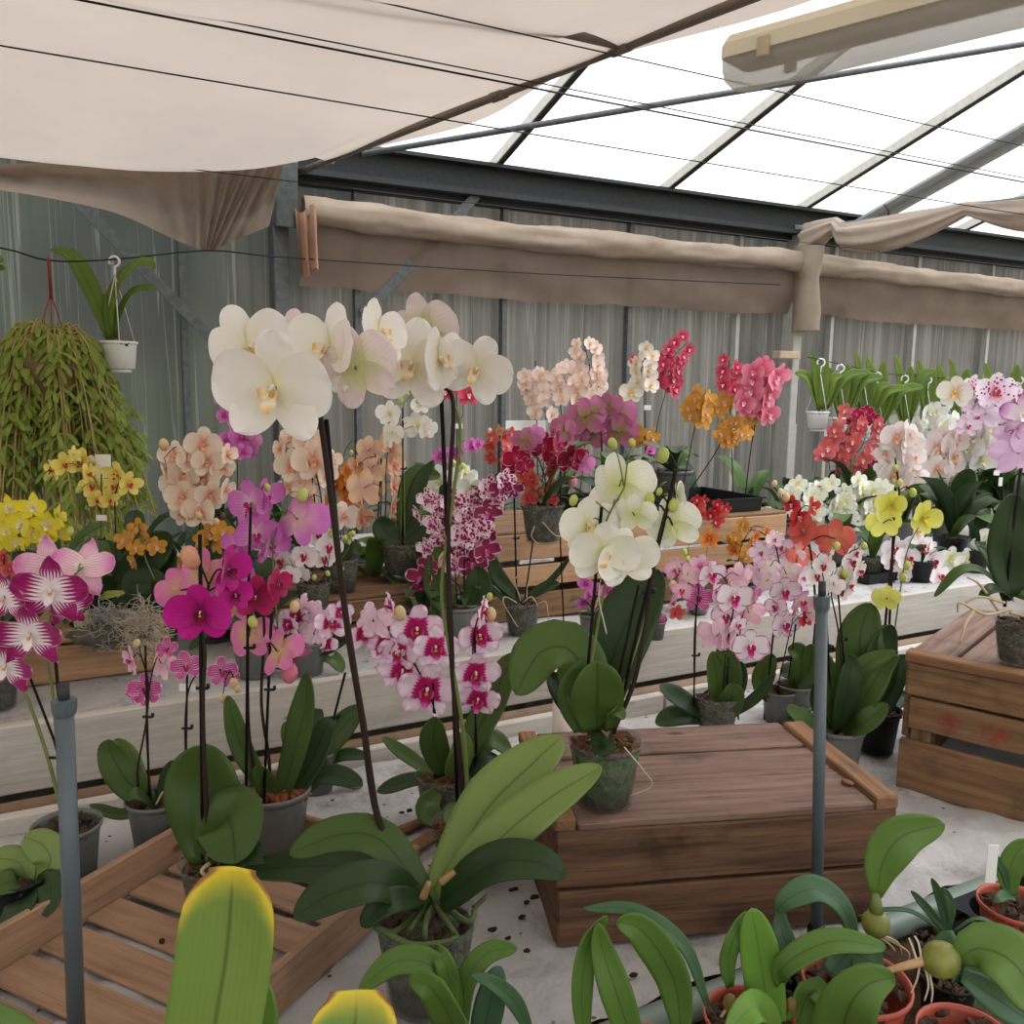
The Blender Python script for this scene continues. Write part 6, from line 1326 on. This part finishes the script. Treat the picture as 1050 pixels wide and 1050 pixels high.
p.leaf([(470, 1075), (452, 1000, 0), (410, 985, 0), (368, 1016, -.01)], 30, (.8, .8, -.2), 'b').leaf([(472, 1075), (462, 1010), (455, 985), (448, 971, .02)], 22, (.2, 1, .1), 'b', tipk=1.6).leaf([(472, 1075), (478, 1010, 0), (500, 978, 0), (531, 972, -.01)], 26, (.7, .8, -.5), 'b').leaf([(485, 1110), (470, 1060, -.04), (445, 1015, -.06), (420, 1004, -.05)], 48, (.6, .9, -.5), 'b', tipk=.8).leaf([(490, 1085), (500, 1040, .0), (508, 1005, .01), (514, 992, .02)], 32, (.2, 1, -.1), 'bd').leaf([(545, 1062), (528, 1028, -.01), (505, 1008, -.02), (484, 1000, -.02)], 18, (.8, .8, 0), 'bd').done()
p = fg('plant with tongue-shaped leaves bending over the grey-green pipe at bottom centre', 665, 1085, .10)
p.leaf([(700, 1060), (690, 1000, .0), (660, 955, .0), (632, 944, 0)], 42, (.5, .9, -.6), 'b').leaf([(655, 1085), (636, 1030, -.01), (618, 975), (613, 946)], 34, (.1, 1, .1), 'b', tipk=.7).leaf([(600, 1075), (596, 1020), (602, 970, .01), (622, 938, .01)], 24, (.1, 1, .3), 'b').leaf([(725, 1030), (700, 968), (650, 934, .01), (598, 932, .02)], 16, (.9, .7, 0), 'bd').done()
p = fg('plant with one bright upright leaf in a red plastic pot, bottom right of centre', 768, 1042, .10)
p.leaf([(790, 1080), (786, 1030), (778, 975), (770, 931)], 42, (.1, 1, .0), 'y', base=.6, tipk=1.3).leaf([(748, 1012), (745, 985), (752, 962), (766, 935, .02)], 22, (.2, 1, .3), 'b').leaf([(800, 1010), (805, 990, -.02), (850, 966, -.02), (908, 972, -.02)], 28, (1, .7, -.2), 'b').leaf([(860, 1100), (868, 1040, -.05), (888, 1010, -.06), (918, 1002, -.06)], 64, (.5, 1, -.4), 'b', tipk=.7).leaf([(800, 1080), (782, 1040, -.03), (770, 1034, -.05), (745, 1060, -.06)], 36, (.9, .8, 0), 'y').leaf([(850, 1000), (870, 978, .01), (890, 985, 0), (905, 992, 0)], 44, (.8, .9, 0), 'bd').leaf([(805, 1080), (820, 1040), (835, 1015), (855, 1045, -.03)], 30, (.8, .9, .2), 'b')
for x, y, r in ((748, 1028, 16), (812, 1030, 14)):
    p.bud(x, y, r, 0, plain('brown_green_bulb', (128, 112, 58), .5, .3, 0, .25, 40))
p.roots([[(750, 1030), (765, 1042, -.02), (775, 1050, -.03)], [(745, 1034), (735, 1050), (728, 1060)]], .0018).done()
p = fg('dark folded leaf arching beside the foot of the right riser pipe', 835, 1015, .08, 'black')
p.leaf([(876, 965), (862, 930), (836, 912, .0), (808, 922, -.01), (797, 935, -.01)], 30, (1, .6, .1), 'bd').leaf([(800, 930), (800, 950, -.02), (806, 968, -.03), (813, 980, -.03)], 22, (.1, 1, .2), 'bd').done()
bulb = plain('green_bulb', (116, 118, 56), .45, .35, 0, .35, 60)
p = fg('round green bulb with a single upright arching leaf in a red pot, right foreground', 878, 1006, .122)
q = p.w((898, 947)); g = MB(); g.blob(q, .0155, 16, sq=(1, 1, 1.05)); g.build('bulb', bulb, p.t); g = MB(); g.tube([q + Z * .012, p.w((898, 915))], [.008, .0045], 8); g.build('neck', M_gstem, p.t)
p.leaf([(899, 918), (905, 885), (925, 857), (968, 845)], 44, (.2, 1, -.5), 'b', base=.25, tipk=.62)
p.roots([[(900, 960), (912, 968), (918, 975)], [(902, 958), (920, 966), (925, 978)], [(905, 960), (930, 975), (932, 985)]], .0014).done()
p = fg('round green bulb lying sideways on a pale rhizome at lower right', 990, 1062, .10)
q = p.w((965, 984)); g = MB(); g.blob(q, .0195, 16, sq=(1.1, 1, .95)); g.build('bulb', bulb, p.t)
p.leaf([(982, 983), (1005, 972, -.01), (1040, 990, -.03), (1070, 1040, -.05)], 66, (.8, .9, .1), 'b', base=.25).leaf([(985, 1000), (1000, 1010, .0), (1030, 1030, -.01), (1060, 1050, -.02)], 34, (.8, .9, 0), 'bd')
p.roots([[(950, 985), (930, 990), (908, 996)]], .0052, plain('tan_rhizome', (184, 150, 110), .7, .2, 0, .25, 40)).roots([[(940, 985), (936, 972), (932, 962)], [(945, 985), (942, 968), (938, 960)], [(948, 990), (952, 1010), (948, 1026)], [(943, 990), (940, 1005), (934, 1018)], [(952, 992), (956, 1015), (955, 1028)]], .0014, plain('white_root', (214, 200, 178), .7, .2)).done()
p = fg('grey-green flat-leaved plant between the two round bulbs, lying over the soil', 972, 1005, .07, 'black')
p.leaf([(980, 960), (970, 965), (960, 985), (952, 1000)], 26, (1, .8, 0), 'bd').leaf([(985, 960), (995, 975), (998, 1000), (1000, 1030)], 30, (1, .9, 0), 'bd').leaf([(978, 1000), (985, 1020), (985, 1035), (980, 1042)], 30, (1, .9, 0), 'bd').done()
p = fg('small tuft of narrow grey-green leaves beside the black holed tray', 964, 968, .068, 'black')
p.leaf([(972, 958), (958, 940), (945, 925), (934, 913)], 9, (.5, .9, -.4), 'bd').leaf([(974, 958), (968, 935), (962, 915), (955, 900)], 10, (.2, 1, -.3), 'bd').leaf([(972, 956), (975, 930), (970, 915), (966, 910)], 9, (.1, 1, 0), 'bd').leaf([(976, 956), (1000, 942), (1020, 950), (1032, 972)], 5, (1, .6, 0), 'bd').leaf([(965, 955), (935, 935), (905, 933), (880, 940)], 5, (1, .6, 0), 'bd').card(1004, 968, 7, 40, -.02).done()
p = fg('small orchid with white name tag in the red pot at right edge', 1043, 927, .10)
p.leaf([(1038, 918), (1034, 895), (1044, 872), (1060, 866)], 26, (.2, 1, -.2), 'b').leaf([(1034, 918), (1030, 895), (1024, 885), (1020, 874)], 8, (.2, 1, 0), 'bd').leaf([(1040, 922), (1030, 918, -.02), (1024, 922, -.03), (1018, 925, -.03)], 12, (1, .7, 0), 'bd').card(1017, 886, 11, 42, -.01).done()
# black tray with round holes
t = thing('pot_tray', 'black plastic tray with large round holes at the lower right', 'tray', on(1010, 955, B0 + .045))
a0 = V((on(935, 905, B0 + .045).x + .0725, .742 - .1575, B0 + .045)); w, d = axes(0)
g = MB(); n = 24
for i in range(0, 3):
    for j in range(-1, 2):
        c = a0 + w * (i * .105 - .02) + d * (j * .105)
        ring = [c + w * (.043 * math.cos(2 * PI * k / n)) + d * (.043 * math.sin(2 * PI * k / n)) for k in range(n)]
        sq_ = []
        for k in range(n):
            a = 2 * PI * k / n; m = max(abs(math.cos(a)), abs(math.sin(a))); sq_.append(c + w * (.0525 * math.cos(a) / m) + d * (.0525 * math.sin(a) / m))
        g.grid([sq_, ring, [v - Z * .045 for v in ring]], None, 0, wrap=True)
g.build('tray_top', M_black, t, False)
g = MB(); g.box(a0 + w * .085 - Z * .0445, w * .157, d * .157, Z * .002); g.build('tray_base', M_black, t, False)
# strewn bits
def bit(name, label, pos, mk, mat, group=None):
    g = MB(); mk(g, V(pos)); return tag(g.build(name, mat, org=pos), label, 'debris', group)
rnd = random.Random(8)
bk = plain('dark_bark_bit', (54, 40, 34), .9, .1)
for i, (x, y) in enumerate([(506, 905), (527, 912), (540, 925), (505, 953), (521, 962), (540, 975), (548, 920), (412, 833), (420, 831), (376, 836), (535, 940), (650, 1000)]):
    bit('bark_chip', 'dark bark crumb fallen on the white fleece', on(x, y, .8035), lambda g, c: g.blob(c, .004 + .0025 * rnd.random(), 7, sq=(1.2, .8, .5), jit=.5, seed=i), bk, 'bark crumbs on the fleece')
tb = Bc + a_ * -.30 + b_ * .20 + Z * .0135
bit('bark_chip', 'single dark bark crumb on a slat of the shallow tray', on(166, 965, .813), lambda g, c: g.blob(c, .0045, 8, sq=(.8, 1.2, .5), jit=.4), bk)
for i, (x0, y0, x1, y1) in enumerate(((395, 858, 432, 842), (420, 872, 452, 850), (400, 868, 425, 880))):
    a, b = on(x0, y0, .806), on(x1, y1, .806); dd = b - a; nn = dd.cross(Z).normalized()
    bit('wood_splinter', ['long pale split of wood behind the bottom-centre pot', 'broken pale wood chunk nearest the old crate, behind the bottom-centre pot', 'short pale wood offcut half under the big leaves'][i], (a + b) / 2, lambda g, c: g.box(c, dd / 2, nn * .012, Z * .004, bev=.002, warp=.003, seed=i), MW['batten'])
bit('wood_chip', 'small pale wood chip lying on the old crate top beside the right batten', on(869, 802, .982), lambda g, c: g.blob(c, .009, 8, sq=(.7, 1.2, .35), jit=.4, seed=4), MW['batten'])
g = MB(); c = on(580, 760, .8); tz = onH(580, 690, 1.46).z - .80; g.lathe([(0, 0), (.021, 0), (.021, tz), (.0195, tz), (.0195, .01), (0, .01)], 24, c=V((onH(580, 690, 1.46).x, onH(580, 690, 1.46).y, .80))); tag(g.build('white_tube', plain('white_paper_tube', (226, 214, 206), .6, .3, 0, .04)), 'upright white tube standing behind the crate, left of the ivory orchid pot', 'tube')
t = thing('post_block', 'small weathered wood block fixed on the wall post above the hot-pink flowers', 'block', onY(806, 364, 3.86)); g = MB(); g.box(onY(806, 364, 3.84), (.075, 0, 0), (0, .03, 0), (0, 0, .022), bev=.004); g.build('block', plain('bleached_wood', (190, 168, 144), .8, .2, 0, .25, 14), t, False)
q = onY(820, 372, 3.8); g = MB(); g.tube([q + Z * .02, q - Z * .35], .003, 6); g.build('hanging_chain', M_metal, t)
